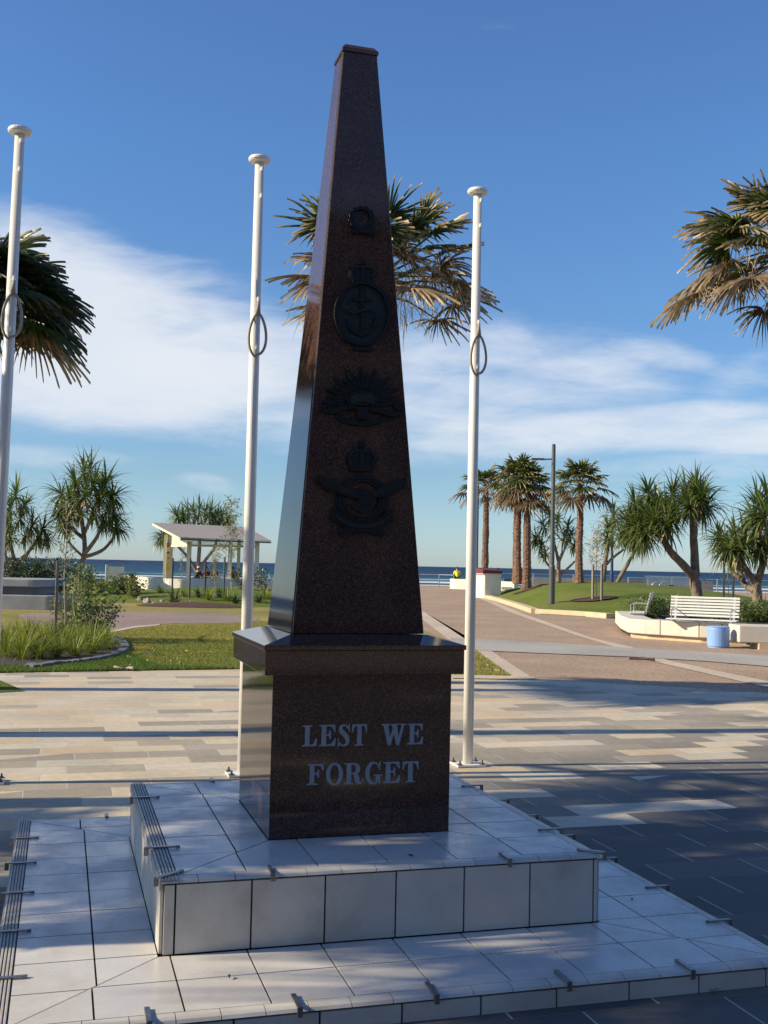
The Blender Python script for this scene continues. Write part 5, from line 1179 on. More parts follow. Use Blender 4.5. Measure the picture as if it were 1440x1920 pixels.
b = at(1256, 1110, 54); mb = MB(); mb.lathe((b.x, b.y, b.z), [(.13, 0), (.17, .30), (.18, .31), (.15, .36)], 14); tag(mb.build('blue_tub', MT['blue_metal']), 'small dark blue tub beside the bicycle hoops', 'tub')
root = empty('beach_gate', at(1318, 1112, 60), 'small steel gate rail beside the big pandanus trunk', 'gate')
mb = MB(); d = 60; mb.tube([at(1313, 1113, d), at(1314, 1087, d), at(1323, 1086, d), at(1324, 1094, d)], .03, 6); mb.build('rail', MT['steel'], root, smooth=True)
mb = MB(); mb.tube([at(1317, 1113, d), at(1316, 1089, d)], .025, 6); mb.build('rail_post', MT['steel'], root)
wall('sandstone_wall', 'short golden sandstone block wall beneath the right hand pandanus', [at(1346, 1122, 46), at(1386, 1122, 45)], .42, .6, MT['sandstone'])
mb = MB(); b = at(1397, 1121, 44.5); mb.box((b.x, b.y, .22), (.42, .5, .40), YAW); mb.box((b.x, b.y, .45), (.46, .54, .05), YAW); tag(mb.build('dark_crate', MT['dark_stake'], bevel=.01), 'dark box beside the golden sandstone wall', 'box')
def slat_fence():
    root = empty('slat_fence', G(1370, 1150), 'low horizontal timber slat fence behind the planter on the right', 'fence'); d = 38
    for k in range(6): mb = MB(); mb.bar(at(1322, 1126+k*4.4, d), at(1450, 1129+k*4.4, d), .03, .05); mb.build('slat', MT['stake'], root)
    for px in (1330, 1372, 1415): mb = MB(); mb.bar(at(px, 1152, d), at(px, 1124, d), .06, .06); mb.build('post', MT['stake'], root)
slat_fence()
def beach_fence(pxs, d0, d1, y0, y1, label, s=1.0):
    root = empty('cable_fence', at(pxs[0], 1100, d0), label, 'fence', 'post and rail fences along the beach'); n = len(pxs)
    P = [];
    for i, px in enumerate(pxs):
        d = d0+(d1-d0)*i/(n-1); q = at(px, 1100, d); q.z = 0; P.append(q); mb = MB(); mb.bar(q, q+UP*s, .07, .07); mb.build('post', MT['steel'], root)
    for k, z in enumerate((s*.96, s*.6, s*.3)): mb = MB(); mb.tube([p+UP*z for p in P], .022 if k == 0 else .010, 5); mb.build('rail', MT['steel'], root)
beach_fence([755, 823, 851], 88, 86, 0, 0, 'post and rail fence at the beach end of the promenade')
beach_fence([903, 935, 968, 1000, 1040, 1075, 1110, 1160], 83, 83, 0, 0, 'post and rail fence along the sea wall behind the palms', 1.25)
beach_fence([1178, 1215, 1260, 1300, 1345, 1400, 1460], 80, 78, 0, 0, 'post and rail fence along the beach on the right', 1.15)
# dark timber seat by the trunks
mb = MB(); a, b = at(944, 1089, 71), at(968, 1088, 71); mb.bar(a, b, .5, .3); tag(mb.build('dark_bench', MT['dark_stake'], bevel=.02), 'dark bench on the wall right of the cabinet', 'bench')
mb = MB(); mb.add([V(29, 74, .32), V(36, 71, .32), V(36.6, 73.4, .32), V(29.6, 76, .32), V(29, 74, .02), V(36, 71, .02), V(36.6, 73.4, .02), V(29.6, 76, .02)], [(0, 1, 2, 3), (7, 6, 5, 4), (0, 4, 5, 1), (1, 5, 6, 2), (2, 6, 7, 3), (3, 7, 4, 0)])

# at sea
def sea_thing():
    p = G(505, 1089, -3.5); root = empty('sailing_dinghy', p, 'small white sailing craft on the water beside the shelter', 'sailboat'); k = depth(p)/F_PX
    fr = frame_at(p, YAW); mb = MB()
    mb.add([fr(-16*k, 0, .1), fr(9*k, -.5, 0), fr(10*k, 0, .5), fr(9*k, .5, 0), fr(-14*k, -.6, .6), fr(-14*k, .6, .6), fr(9.5*k, 0, .7)], [(0, 1, 6, 4), (0, 5, 6, 3), (4, 6, 5), (0, 4, 5), (0, 3, 1)]); mb.build('hull', MT['white_paint'], root)
    mb = MB(); mb.add([fr(-2*k, 0, .6), fr(4*k, .1, .6), fr(-1*k, 0, 14*k), fr(-2*k, .06, .6), fr(4*k, .16, .6), fr(-1*k, .06, 14*k)], [(0, 1, 2), (5, 4, 3), (0, 3, 4, 1), (1, 4, 5, 2), (2, 5, 3, 0)]); mb.build('sail', MT['white_paint'], root)
    mb = MB(); mb.tube([fr(-2*k, 0, .4), fr(-1*k, 0, 14.5*k)], .05, 5); mb.build('mast', MT['steel'], root)
    p = at(493, 1066, 600); p.z = -3.5; k = 600/F_PX; mb = MB(); mb.lathe(p, [(1.2*k, 0), (1.5*k, 2*k), (1.2*k, 5*k), (.7*k, 8*k), (.2*k, 8.4*k)], 10)
    tag(mb.build('marker_buoy', MT['hivis_buoy']), 'pale yellow marker buoy far out on the sea', 'buoy')
MT['hivis_buoy'] = mat('buoy_yellow', (.65, .6, .3), .5)
sea_thing()

# ------------------------------------------------------------------ people
def skin_obj(name, V_, E_, Rr_, m, parent, sub=1):
    me = bpy.data.meshes.new(name); me.from_pydata([tuple(v) for v in V_], E_, []); me.update()
    o = bpy.data.objects.new(name, me); COL.objects.link(o)
    sk = o.modifiers.new('skin', 'SKIN'); sk.use_smooth_shade = True
    me.skin_vertices.new() if not me.skin_vertices else None
    for i, r in enumerate(Rr_): me.skin_vertices[0].data[i].radius = (r, r)
    me.skin_vertices[0].data[0].use_root = True
    s = o.modifiers.new('sub', 'SUBSURF'); s.levels = sub; s.render_levels = sub
    me.materials.append(m)
    if parent: o.parent = parent; o.matrix_parent_inverse = parent_inv(parent)
    return o
def seated(p, ang, label, shirt, trousers, hair, cap=None, lean=.12, head=(0, 0)):
    """seated adult; p = point on the seat under the hips, ang = facing direction of +y"""
    p = Vector(p); root = empty('person', p, label, 'person', 'people sitting by the beach'); fr = frame_at(p, ang)
    J = {'pel': (0, 0, .10), 'wst': (0, -.01-lean*.1, .25), 'chs': (0, lean*.35, .42), 'shc': (0, lean*.7, .54), 'nck': (0, lean*.9, .61), 'hd0': (head[0]*.5, lean+.02, .70), 'hd1': (head[0], lean+.03, .80), 'nose': (head[0]*1.2, lean+.13, .70)}
    for s, n in ((-1, 'l'), (1, 'r')):
        J.update({n+'sh': (s*.17, lean*.7, .53), n+'el': (s*.25, lean*.7+.10, .28), n+'wr': (s*.17, lean+.30, .18), n+'pa': (s*.15, lean+.37, .16),
                  n+'hp': (s*.10, .03, .09), n+'kn': (s*.14, .44, .11), n+'an': (s*.14, .46, -.32), n+'to': (s*.15, .62, -.36)})
        for k in range(4): J[n+'f%d' % k] = (s*(.125+.018*k), lean+.45-.008*abs(k-1.5), .15-.02*(k % 2)); 
        J[n+'th'] = (s*.11, lean+.40, .175)
    names = list(J); idx = {n: i for i, n in enumerate(names)}; Rd = {'pel': .13, 'wst': .12, 'chs': .14, 'shc': .10, 'nck': .055, 'hd0': .078, 'hd1': .085, 'nose': .018}
    E_ = [('pel', 'wst'), ('wst', 'chs'), ('chs', 'shc'), ('shc', 'nck'), ('nck', 'hd0'), ('hd0', 'hd1'), ('hd0', 'nose')]
    for n in 'lr':
        Rd.update({n+'sh': .065, n+'el': .045, n+'wr': .030, n+'pa': .034, n+'hp': .085, n+'kn': .062, n+'an': .042, n+'to': .035, n+'th': .010}); Rd.update({n+'f%d' % k: .009 for k in range(4)})
        E_ += [('shc', n+'sh'), (n+'sh', n+'el'), (n+'el', n+'wr'), (n+'wr', n+'pa'), ('pel', n+'hp'), (n+'hp', n+'kn'), (n+'kn', n+'an'), (n+'an', n+'to'), (n+'pa', n+'th')]+[(n+'pa', n+'f%d' % k) for k in range(4)]
    skin_obj('body', [fr(*J[n]) for n in names], [(idx[a], idx[b]) for a, b in E_], [Rd[n] for n in names], MT['skin'], root)
    def sub(name, keep, edges, grow, m, fin=None):
        ii = {n: k for k, n in enumerate(keep)}; skin_obj(name, [fr(*J[n]) for n in keep], [(ii[a], ii[b]) for a, b in edges], [Rd[n]+grow for n in keep], m, root)
    sub('shirt', ['pel', 'wst', 'chs', 'shc', 'lsh', 'lel', 'rsh', 'rel'], [('pel', 'wst'), ('wst', 'chs'), ('chs', 'shc'), ('shc', 'lsh'), ('lsh', 'lel'), ('shc', 'rsh'), ('rsh', 'rel')], .018, shirt)
    sub('trousers', ['pel', 'lhp', 'lkn', 'lan', 'rhp', 'rkn', 'ran'], [('pel', 'lhp'), ('lhp', 'lkn'), ('lkn', 'lan'), ('pel', 'rhp'), ('rhp', 'rkn'), ('rkn', 'ran')], .022, trousers)
    h = fr(head[0]*.85, lean+.015, .775); mb = MB()
    mb.lathe(h, [(.088, -.03), (.098, .02), (.088, .065), (.055, .095), (.01, .108)], 14); mb.build('hair' if cap is None else 'cap', hair if cap is None else cap, root, smooth=True)
    if cap is not None:
        mb = MB(); mb.lathe(fr(head[0]*.85, lean-.01, .715), [(.07, -.05), (.09, 0), (.092, .04)], 12); mb.build('hair', hair, root, smooth=True)
    return root
pw = at(857, 1090, 80); pw.z = .745
seated(pw, YAW, 'person in a yellow shirt sitting on the low white wall, back to the camera', MT['hivis'], MT['navy'], MT['hair'])
for px, d, a, lab, sh, cp_ in ((368, 63.2, -.5, 'person in a navy jacket and pale cap sitting in the shelter', MT['navy'], MT['cap']), (388, 65, .6, 'person in maroon sitting at the middle of the shelter table', MT['maroon'], None), (405, 65, 2.6, 'person in a dark top sitting behind the feathery sapling in the shelter', MT['black'], None), (436, 63.2, .2, 'person in a black jacket sitting at the right of the shelter table', MT['black'], None)):
    q = at(px, 1090, d); q.z = .46; seated(q, YAW+a, lab, sh, MT['black'], MT['hair'], cp_, lean=.16)
for px, d, lab in ((922, 77, 'dark haired person seated behind the cabinet, left of the other head'), (934, 76, 'person whose head just shows above the red cabinet cap')):
    q = at(px, 1090, d); q.z = .74; seated(q, YAW+.3, lab, MT['white_shirt'] if px == 922 else MT['navy'], MT['black'], MT['hair'])

# ------------------------------------------------------------------ small planting
def leafquad(mb, p, d, L, w):
    d = Vector(d).normalized(); s_ = d.cross(Vector((rnd(-1, 1), rnd(-1, 1), rnd(-1, 1)))).normalized()*w/2
    mb.add([p, p+d*L*.45+s_, p+d*L, p+d*L*.45-s_], [(0, 1, 2, 3)])
def clump(loc, H, n, w, label, name='strap_leaf_clump', m='lomandra', cat='plant', group=None, sp=1., seg=4):
    mb = MB(); loc = Vector(loc)
    for _ in range(n):
        a = rnd(0, 6.283); t = rnd(.1, 1.25)*sp; d = Vector((math.cos(a)*math.sin(t*.8), math.sin(a)*math.sin(t*.8), math.cos(t*.8)))
        strap(mb, loc+Vector((math.cos(a), math.sin(a), 0))*rnd(0, .12)*H, d, H*rnd(.7, 1.25), w, rnd(.3, 1.1), seg)
    o = mb.build(name, MT[m]); tag(o, label, cat, group); return o
def bush(loc, rx, rz, n, L, m, label, name='leafy_bush', cat='bush', group=None, stems=9):
    """twiggy bush: branching stems, leaves set along them"""
    root = empty(name, loc, label, cat, group); st, lf = MB(), MB(); loc = Vector(loc)
    for _ in range(stems):
        a = rnd(0, 6.283); q = rnd(.2, 1.); p = loc.copy(); d = Vector((math.cos(a)*q, math.sin(a)*q, rnd(.7, 1.4))).normalized(); P = [p.copy()]
        for k in range(5):
            d = (d+Vector((rnd(-.3, .3), rnd(-.3, .3), rnd(-.1, .25)))).normalized(); p = p+Vector((d.x*rx, d.y*rx, d.z*rz))*.27; P.append(p.copy())
            for _ in range(max(1, n//(stems*5))):
                o = p+Vector((rnd(-1, 1)*rx, rnd(-1, 1)*rx, rnd(-1, 1)*rz))*.24; leafquad(lf, o, Vector((rnd(-1, 1), rnd(-1, 1), rnd(-.3, 1))), L*rnd(.6, 1.3), L*.38)
        st.tube(P, [.014*rz, .012*rz, .010*rz, .008*rz, .006*rz, .004*rz], 5)
    st.build('stems', MT['bark_thin'], root); lf.build('leaves', MT[m], root); return root
def sapling(base, H, R_, n, L, m, label, lean=0, twigs=12, first=.35, lw=.35, name='sapling', droopy=0.):
    root = empty(name, base, label, 'sapling', 'staked young trees'); st, lf = MB(), MB(); base = Vector(base)
    P = [base+Vector((noise.noise((k*.7, base.x, 0))*.05*H+lean*k/6, noise.noise((k*.7, base.y, 4))*.05*H, H*k/6)) for k in range(7)]
    st.tube(P, [.022*(1-k/8)*max(.7, H/3) for k in range(7)], 6)
    for i in range(twigs):
        t = first+(1-first)*(i+.5)/twigs; f = t*6; k = min(5, int(f)); o = P[k].lerp(P[k+1], f-k); a = i*2.4+rnd(-.4, .4); ln = R_*rnd(.6, 1.15)*(1.15-t*.55)
        d = Vector((math.cos(a), math.sin(a), rnd(.4, 1.0)-droopy)).normalized(); Q = [o]; p = o.copy()
        for j in range(4): d = (d+Vector((rnd(-.25, .25), rnd(-.25, .25), rnd(-.1, .2)-droopy*.4))).normalized(); p = p+d*ln/4; Q.append(p.copy())
        st.tube(Q, [.009, .007, .005, .004, .002], 4)
        for j in range(max(1, n//twigs)):
            q = Q[0].lerp(Q[-1], rnd(.2, 1.05))+Vector((rnd(-1, 1), rnd(-1, 1), rnd(-1, 1)))*.12*R_; leafquad(lf, q, Vector((rnd(-1, 1), rnd(-1, 1), rnd(-.6, .9)-droopy)), L*rnd(.6, 1.3), L*lw)
    st.build('trunk', MT['bark_thin'], root); lf.build('crown', MT[m], root); return root
def stake(base, H, w_, label, m='stake', group='stakes holding the saplings'):
    mb = MB(); b_ = Vector(base); mb.box(b_+UP*(H/2-.1), (w_, w_, H+.2), rnd(0, .6)); return tag(mb.build('stake', MT[m], bevel=.003), label, 'stake', group)
def disc(name, c, rx, ry, m, z, n=28, jag=.12, ang=0., dome=.06):
    mb = MB(); vs = [(c[0], c[1], z+dome)]; rings = 3
    for r in range(1, rings+1):
        for k in range(n):
            a = 2*math.pi*k/n; q = (1+jag*noise.noise((math.cos(a)*2, math.sin(a)*2, c[0]))) if r == rings else 1.; x, y = rx*r/rings*q*math.cos(a), ry*r/rings*q*math.sin(a)
            xx, yy = c[0]+x*math.cos(ang)-y*math.sin(ang), c[1]+x*math.sin(ang)+y*math.cos(ang); zz = Z(xx, yy)
            vs.append((xx, yy, max(zz, 0)+z+dome*(1-(r/rings)**2)))
    fc = [(0, 1+k, 1+(k+1) % n) for k in range(n)]+[(1+r*n+k, 1+(r+1)*n+k, 1+(r+1)*n+(k+1) % n, 1+r*n+(k+1) % n) for r in range(rings-1) for k in range(n)]
    vs[0] = (c[0], c[1], max(Z(c[0], c[1]), 0)+z+dome); mb.add(vs, fc); return structure(mb, name, MT[m], smooth=True)
random.seed(31)
# ---- garden bed beside the left flagpole
bed = smooth_poly(gp([(-150, 1252), (0, 1252.5), (60, 1251), (108, 1248), (150, 1244.5), (180, 1240), (205, 1234), (222, 1228), (230, 1219), (224, 1209), (210, 1202), (170, 1196), (90, 1191), (0, 1189), (-150, 1196)]), 3)
sheet('garden_bed', bed, .045, MT['soil'])
ed = gp([(60, 1252), (108, 1249.5), (150, 1246), (182, 1241), (208, 1235), (226, 1228), (235, 1219), (229, 1208), (214, 1200.5), (190, 1197)]); ed = smooth_poly(ed+[ed[-1]], 4)[:-8]
mb = MB()
for i in range(0, len(ed)-1):
    a, b_ = ed[i], ed[i+1]; d_ = (b_-a); L_ = d_.length
    if L_ < .02: continue
    nn = Vector((d_.y, -d_.x)).normalized()*.07; q = d_*.04
    mb.prism([tuple(a+q-nn), tuple(b_-q-nn), tuple(b_-q+nn), tuple(a+q+nn)], .0, .085+rnd(-.006, .006))
tag(mb.build('bed_edging', MT['curb_stone'], bevel=.012), 'curved grey stone edging round the garden bed on the left', 'edging')
LC = [(12, 1236), (40, 1240), (72, 1240), (104, 1238), (140, 1235), (172, 1230), (200, 1222), (22, 1222), (55, 1224), (90, 1224), (125, 1222), (158, 1218), (188, 1212), (10, 1208), (45, 1209), (80, 1208), (118, 1207), (150, 1205), (178, 1203), (30, 1198), (66, 1198), (100, 1197), (-20, 1232), (-18, 1212)]
pos_words = ['at the far left of the front row', 'second from the left in the front row', 'third from the left in the front row', 'in the middle of the front row', 'right of the middle in the front row', 'near the right end of the front row', 'at the right tip of the bed', 'left end of the second row', 'second from the left in the second row', 'in front of the left stake', 'between the two stakes, second row', 'right of the right stake, second row', 'far right of the second row, by the edging', 'left end of the third row', 'left of the left stake in the third row', 'just left of the left stake', 'behind the second row between the stakes', 'beside the right stake', 'right end of the third row', 'back row at the left', 'back row behind the left stake', 'back row between the stakes', 'front row behind the flagpole', 'third row behind the flagpole']
for i, (px, py) in enumerate(LC):
    p = G(px, py); p.z = .05; clump(p, rnd(.36, .60), 150, .014, 'green strap leaved clump '+pos_words[i], group='strap leaved clumps in the garden bed', sp=rnd(1.0, 1.35))
def sp_(px, py): p = G(px, py); p.z = max(.03, Z(p.x, p.y)); return p
b1, b2 = sp_(103, 1207), sp_(146, 1192); h1 = at(0, 1058, depth(b1)).z; h2 = at(0, 1066, depth(b2)).z
h1 = 1.6+(1049-1057)/F_PX*depth(b1); h2 = 1.6+(1050-1066)/F_PX*depth(b2)
stake(b1, h1, .055, 'left weathered stake in the garden bed beside the pale sapling stem'); stake(b2, h2, .055, 'right weathered stake in the garden bed beside the bushy foliage')
sb = sp_(118, 1204)
sapling(sb, 2.6, .55, 320, .07, 'olive_leaf', 'thin pale stemmed sapling tied between two stakes in the garden bed', twigs=22, first=.42)
for (a, b_, zz, lab) in ((b1, sb, 1.15, 'green strap tying the sapling to the left stake'), (b2, sb, 1.36, 'green strap tying the sapling to the right stake')):
    mb = MB(); mb.tube([a+UP*zz, (a+b_)/2+UP*(zz-.03), b_+UP*(zz+.02)], .022, 6); tag(mb.build('tree_tie', MT['tie'], smooth=True), lab, 'tie', 'green sapling ties')
for (px, py, rx, rz, n, m_, lab) in ((150, 1202, .75, .95, 1200, 'shrub_leaf', 'open leafy bush between the stake and the edging in the garden bed'), (182, 1207, .5, .6, 800, 'shrub_dark', 'dark green small leaved bush at the right of the garden bed'), (126, 1199, .5, .6, 700, 'olive_leaf', 'pale olive bush round the sapling stem in the garden bed')):
    bush(sp_(px, py), rx, rz, n, .085, m_, lab, group='bushes in the garden bed')
# ---- planting round the kiosk, hedge and rocks
HB = [(150, 1113, .8, .9, 'shrub_leaf', 'olive bush at the foot of the large pandanus'), (166, 1117, .7, .7, 'shrub_dark', 'dark bush left of the bin enclosure'), (186, 1116, .55, .42, 'olive_leaf', 'low bush against the bin enclosure corner'), (214, 1124, .8, .42, 'shrub_leaf', 'bush in front of the bin enclosure'), (240, 1125, .8, .55, 'shrub_dark', 'dark bush in front of the cream retaining wall end'), (250, 1128, .6, .5, 'olive_leaf', 'rounded grey green bush beside the rocks'), (236, 1114, .45, .6, 'olive_leaf', 'taller wispy bush between the enclosure and the wall')]
for px, py, rx, rz, m_, lab in HB: bush(sp_(px, py), rx*.9, rz, 700, .13, m_, lab, group='bushes by the bin enclosure', stems=8)
HG = [(18, 'left end'), (40, 'left middle'), (62, 'centre'), (86, 'right middle'), (108, 'right end')]
for px, wd in HG: p = at(px, 1100, 44); p.z = 0; bush(p, .95, 1.05, 1000, .15, 'shrub_dark', 'dark hedge plant at the %s of the row behind the round seat' % wd, name='hedge_plant', group='hedge behind the round seat', stems=10)
def rock(px, py, w_, h_, lab):
    p = sp_(px, py); d = depth(p); r = w_*d/F_PX/2; hh = h_*d/F_PX; mb = MB(); n, mrow = 9, 5; vs = []
    for i in range(mrow+1):
        th = math.pi/2*i/mrow
        for k in range(n):
            a = 2*math.pi*k/n; q = 1+.35*noise.noise((math.cos(a)*1.3+px, math.sin(a)*1.3, i*.6)); vs.append(p+Vector((r*q*math.cos(th)*math.cos(a), r*.8*q*math.cos(th)*math.sin(a), hh*q*math.sin(th)-.03)))
    mb.add(vs, [(i*n+k, i*n+(k+1) % n, (i+1)*n+(k+1) % n, (i+1)*n+k) for i in range(mrow) for k in range(n)]+[tuple(range(mrow*n, mrow*n+n))])
    tag(mb.build('rock', MT['rock']), lab, 'rock', 'rocks edging the grass bank')
for a in ((262, 1130, 13, 8, 'leftmost rock at the foot of the grass bank'), (276, 1132, 15, 11, 'angular rock second from the left at the grass bank'), (290, 1135, 22, 6, 'long flat pale rock at the grass bank'), (304, 1132, 9, 6, 'small rock right of the flat pale rock'), (313, 1136, 12, 5, 'low rock at the left end of the mulch strip'), (357, 1135, 10, 8, 'pale upright rock standing in the mulch strip'), (266, 1122, 8, 5, 'small rock above the others against the bank')): rock(*a)
c = sp_(364, 1138); disc('mulch_strip', (c.x, c.y), 2.1, 1.1, 'mulch', .03, ang=YAW, dome=.14)
for i, (px, yt, wd) in enumerate(((322, 1058, 'leftmost'), (354.5, 1060, 'second'), (383.5, 1060, 'third'), (419, 1060, 'rightmost'))):
    p = sp_(px, 1131); stake(p, 1.6+(1056-yt)/F_PX*depth(p), .055, 'thin dark stake, %s of the four in front of the shelter' % wd, 'dark_stake', 'dark stakes before the shelter')
sapling(sp_(429, 1126), 3.7, .75, 620, .16, 'olive_leaf', 'tall wispy olive sapling in front of the shelter, left of the flagpole', lean=.02, twigs=26, first=.3, lw=.22)
sapling(sp_(403, 1132), 2.1, .42, 420, .16, 'olive_leaf', 'feathery brownish sapling before the shelter between two dark stakes', twigs=22, first=.35, lw=.12, droopy=.5)
sapling(sp_(338, 1133), 2.0, .22, 110, .12, 'olive_leaf', 'slender upright sapling before the left post of the shelter', twigs=12, first=.3, lw=.2)
for i, (px, py, h_, wd) in enumerate(((326, 1134, .9, 'at the left end of the mulch strip'), (345, 1130, .55, 'second along the mulch strip'), (372, 1131, .6, 'near the pale upright rock'), (390, 1133, .7, 'right of the third stake'), (410, 1132, .65, 'under the feathery sapling'), (425, 1134, .7, 'at the right end of the mulch strip'), (441, 1136, .6, 'just left of the middle flagpole'), (300, 1126, .5, 'on the bank above the flat rock'), (485, 1136, .55, 'just right of the middle flagpole'), (497, 1134, .6, 'beside the obelisk base'))):
    clump(sp_(px, py), h_*.8, 60, .03, 'small tufted plant '+wd, name='tufted_plant', m='lomandra' if i % 2 else 'shrub_dark', group='tufts in front of the shelter', seg=3)
for i, (px, wd) in enumerate(((455, 'left'), (490, 'right'))):
    bush(sp_(px, 1127), .8, .6, 260, .14, 'shrub_dark', 'low dark bush on the %s of the grass bank beside the middle flagpole' % wd, group='bushes on the bank', stems=8)
# ---- right hand side
c = hit(1114, 1124); disc('mulch_ring', (c.x, c.y), .95, .55, 'mulch', .03, dome=.05)
for px, py, yt, lab in ((1111, 1125, 1058, 'left stake of the pale blossomed sapling on the mound'), (1128, 1124, 1056, 'right stake of the pale blossomed sapling on the mound')):
    p = hit(px, py); d = depth(p); p = at(px, py, d-.3); p.z = Z(p.x, p.y); stake(p, (py-yt)*d/F_PX, .075, lab)
p = hit(1119, 1123); sapling(p, 128*depth(p)/F_PX, .75, 460, .11, 'pale_leaf', 'pale pinkish leaved sapling between stakes on the grass mound', twigs=24, first=.4)
c = hit(988, 1107); disc('bare_soil_ring', (c.x, c.y), .75, .6, 'mulch', .03, dome=.04)
for px, py, yt, lab in ((1357, 1122, 1040, 'left stake of the sapling beside the sandstone wall'), (1375, 1122, 1042, 'right stake of the sapling beside the sandstone wall')):
    p = at(px, py, 43); p.z = 0; stake(p, 1.6+(1073-yt)/F_PX*43, .06, lab)
p = at(1366, 1120, 43); p.z = 0; sapling(p, 2.5, .5, 90, .10, 'olive_leaf', 'almost leafless sapling between the stakes by the sandstone wall', twigs=16, first=.35)
SH2 = [(1203, 1160, 30, 'at the sideways bench'), (1216, 1162, 29.5, 'right of the sideways bench'), (1232, 1163, 29, 'left of the long bench'), (1246, 1160, 31, 'behind the left end of the long bench'), (1300, 1163, 29, 'behind the middle of the long bench'), (1345, 1165, 28.5, 'behind the right part of the long bench'), (1386, 1168, 28, 'right of the long bench'), (1402, 1170, 27.5, 'in the corner of the planter'), (1420, 1172, 27.5, 'above the projecting wall block'), (1437, 1174, 27.5, 'at the right edge of the picture'), (1425, 1160, 30, 'at the foot of the right hand pandanus')]
for i, (px, py, d, wd) in enumerate(SH2):
    p = at(px, py, d); p.z = .34; bush(p, .55, .36, 800, .08, ('shrub_leaf', 'shrub_dark')[i % 3 == 0], 'low glossy planter shrub '+wd, name='planter_shrub', group='low shrubs in the planter', stems=10)
for px, py, d, h_, wd in ((1265, 1148, 33, .62, 'behind the left part of the long bench'), (1279, 1147, 33, .55, 'left of the big pandanus trunk'), (1408, 1160, 28.5, .6, 'in the right hand planter corner'), (1432, 1158, 28.5, .65, 'at the right edge of the planter')):
    p = at(px, py, d); p.z = .36; clump(p, h_, 46, .045, 'broad strap leaved plant '+wd, name='strap_leaf_plant', m='lomandra', group='strap leaved plants in the planter', sp=.8)
# ---- litter
def debris(px, py, L_, label, m='leaf_debris', curl=.3):
    p = G(px, py); p.z = .03; mb = MB(); a = rnd(-.3, .3)+YAW; P = [p+Vector((math.cos(a)*t*L_, math.sin(a)*t*L_+.02*math.sin(t*9), .015+.03*abs(math.sin(t*3.1))*curl)) for t in (-.5, -.3, -.1, .1, .3, .5)]
    mb.tube(P, [.025, .022, .012, .014, .022, .028], 5, wob=.3); tag(mb.build('dry_frond_litter', MT[m]), label, 'litter', 'fallen dry litter')
debris(1204, 1241, .42, 'dark curled piece of bark lying on the brown promenade', 'leaf_debris')
debris(214, 1258, .34, 'brown fallen frond piece at the lawn edge', 'mulch'); debris(232, 1259, .28, 'lighter fallen frond piece at the lawn edge', 'rock')
mb = MB()
for _ in range(130):
    px, py = rnd(240, 560), rnd(1196, 1253)
    p = G(px, py); p.z = .05; leafquad(mb, p, (rnd(-1, 1), rnd(-1, 1), .15), rnd(.02, .07), .02)
for _ in range(60): p = G(rnd(884, 945), rnd(1232, 1266)); p.z = .05; leafquad(mb, p, (rnd(-1, 1), rnd(-1, 1), .15), rnd(.02, .05), .015)
tag(mb.build('leaf_litter', mat('pale_litter', (.5, .45, .32), .8, island=.4)), 'scattered pale dry leaves on the lawn', 'litter', kind='stuff')
# ---- grass blades on the lawns (near parts)
def grass(name, poly, n, h_, label, m, z0=.016, excl=(), seedv=1):
    rg = np.random.default_rng(seedv); P = np.array([(p[0], p[1]) for p in poly]); lo, hi = P.min(0), P.max(0); vs = []; fc = []; k = 0; tries = 0
    while k < n and tries < n*8:
        tries += 1; x, y = rg.uniform(lo[0], hi[0]), rg.uniform(lo[1], hi[1])
        if not inside(x, y, P) or any(inside(x, y, e) for e in excl): continue
        a = rg.uniform(0, 6.283); l = rg.uniform(.4, 1.2)*h_; b_ = rg.uniform(0, 6.283); c_, s_ = math.cos(a)*.006, math.sin(a)*.006; z = z0
        vs += [(x-c_, y-s_, z-.004), (x+c_, y+s_, z-.004), (x+math.cos(b_)*l*.7, y+math.sin(b_)*l*.7, z+l)]; fc.append((3*k, 3*k+1, 3*k+2)); k += 1
    me = bpy.data.meshes.new(name); me.from_pydata(vs, [], fc); me.materials.append(MT[m]); o = bpy.data.objects.new(name, me); COL.objects.link(o); tag(o, label, 'grass', kind='stuff')
bedp = [(p.x, p.y) for p in bed]
near = gp([(-40, 1263.2), (0, 1263.2), (200, 1259.8), (450, 1256.2), (560, 1258), (600, 1166), (484, 1167), (385, 1172.5), (325, 1173.5), (253, 1181), (228, 1186), (150, 1194), (-40, 1193)])
grass('grass', near, 110000, .035, 'short dry lawn grass left of the monument', 'grass_blade', excl=(bedp,), seedv=2)
grass('grass', gp([(845, 1268.5), (957, 1268.5), (893, 1222), (845, 1205)]), 9000, .035, 'green lawn grass wedge right of the monument', 'grass_blade', seedv=3)
grass('grass', gp([(-60, 1250.5), (0, 1253.5), (108, 1250.5), (190, 1243), (240, 1228), (300, 1252), (450, 1256), (200, 1260), (0, 1263.5), (-60, 1264)]), 24000, .05, 'greener longer grass along the paving edge', 'grass_green', seedv=4)

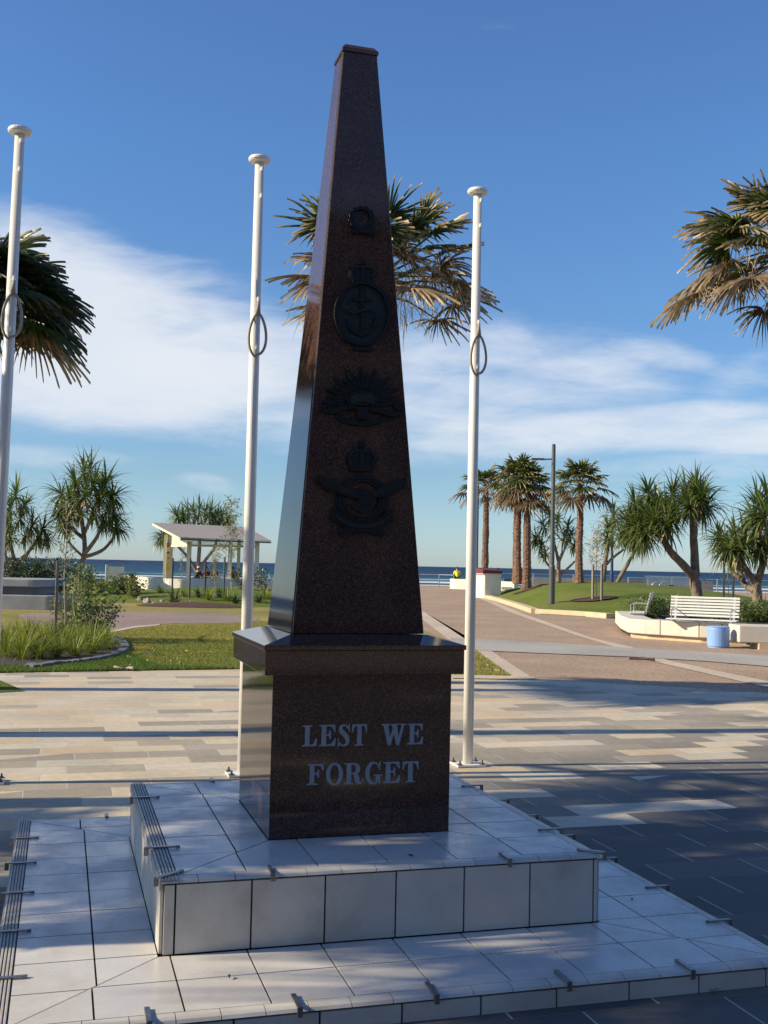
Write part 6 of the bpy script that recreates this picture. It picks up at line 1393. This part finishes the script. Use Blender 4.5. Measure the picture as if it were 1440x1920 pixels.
# ------------------------------------------------------------------ unseen buildings added behind the viewpoint to darken the polished stone
def unseen_block(x, y, w_, h, dep, label, storeys):
    root = empty('unseen_building', (x, y, 0), label, 'building', 'unseen buildings added behind the viewpoint to darken the stone')
    fr = lambda a, b_, c: Vector((x+a, y+b_, c))
    mb = MB(); lbox(mb, fr, -w_/2, w_/2, -dep, 0, 0, h); wl = mb.build('wall', MT['unseen_wall'], root)
    mb = MB(); lbox(mb, fr, -w_/2-.2, w_/2+.2, -dep-.2, .25, h+.002, h+.35); mb.build('roof', MT['dark_concrete'], root)
    mb = MB(); lbox(mb, fr, -w_/2, w_/2, .003, 2.6, 3.1, 3.3); mb.build('awning', MT['dark_metal'], root)
    for k in range(storeys):
        z = .5 if k == 0 else 3.9+(k-1)*3.1; n = int(w_//3)
        for i in range(n):
            a = -w_/2+(i+.5)*w_/n; mb = MB(); lbox(mb, fr, a-1.1, a+1.1, .003, .06, z, z+1.9); f_ = mb.build('window', MT['dark_stake'], root)
            mb = MB(); lbox(mb, fr, a-1.0, a+1.0, .063, .08, z+.1, z+1.8); mb.build('pane', MT['unseen_glass'], f_)
MT['unseen_wall'] = mat('unseen_wall', (.16, .14, .125), .9, var=.2, scale=1)
MT['unseen_glass'] = mat('unseen_glass', (.02, .03, .04), .08)
unseen_block(-9, -19, 15, 10, 9, 'unseen dark building added left of centre behind the viewpoint to darken the stone', 3)
unseen_block(7, -19.5, 16, 13, 9, 'unseen taller dark building added right of centre behind the viewpoint to darken the stone', 4)
unseen_block(23, -18, 14, 9, 9, 'unseen low dark building added at the far right behind the viewpoint to darken the stone', 2)

grass('grass', gp([(-40, 1263), (450, 1256), (560, 1258), (560, 1205), (300, 1200), (250, 1235), (200, 1243), (-40, 1254)]), 22000, .04, 'fresh green blades mixed into the dry lawn', 'grass_green', seedv=8, excl=(bedp,))
mb = MB(); mb.bar(at(80, 1084, 58), at(109, 1047, 58), .16, .16); tag(mb.build('leaning_post', MT['blue_metal'], bevel=.02), 'dark blue leaning post behind the hedge, left of the large pandanus', 'post')

LV = [(1340, 1863, 0, .07, 'curled pale dry leaf on the paving in front of the lower step'), (770, 1608, Z2, .035, 'small dark leaf scrap on the upper step before the pedestal'), (835, 1662, Z1*0+Z2*0+Z1, .02, 'tiny dark speck of bark on the lower step'), (430, 1835, Z1, .03, 'small brown leaf on the lower step at the left front'), (1185, 1690, Z1, .03, 'small brown leaf on the lower step at the right'), (1040, 1560, 0, .05, 'dry leaf lying on the dark paving right of the plinth')]
for px, py, z, L_, lab in LV:
    p = G(px, py, z); p.z = z+(.016 if z == 0 else .006); mb = MB(); a = rnd(0, 3)
    d_ = Vector((math.cos(a), math.sin(a), 0)); n_ = Vector((-d_.y, d_.x, 0))
    mb.add([p-d_*L_*.5, p+n_*L_*.2+UP*.008, p+d_*L_*.5+UP*.004, p-n_*L_*.2+UP*.008, p+UP*.001], [(0, 4, 1), (1, 4, 2), (2, 4, 3), (3, 4, 0)])
    tag(mb.build('dry_leaf', MT['leaf_debris'] if L_ < .06 else MT['stake']), lab, 'leaf')
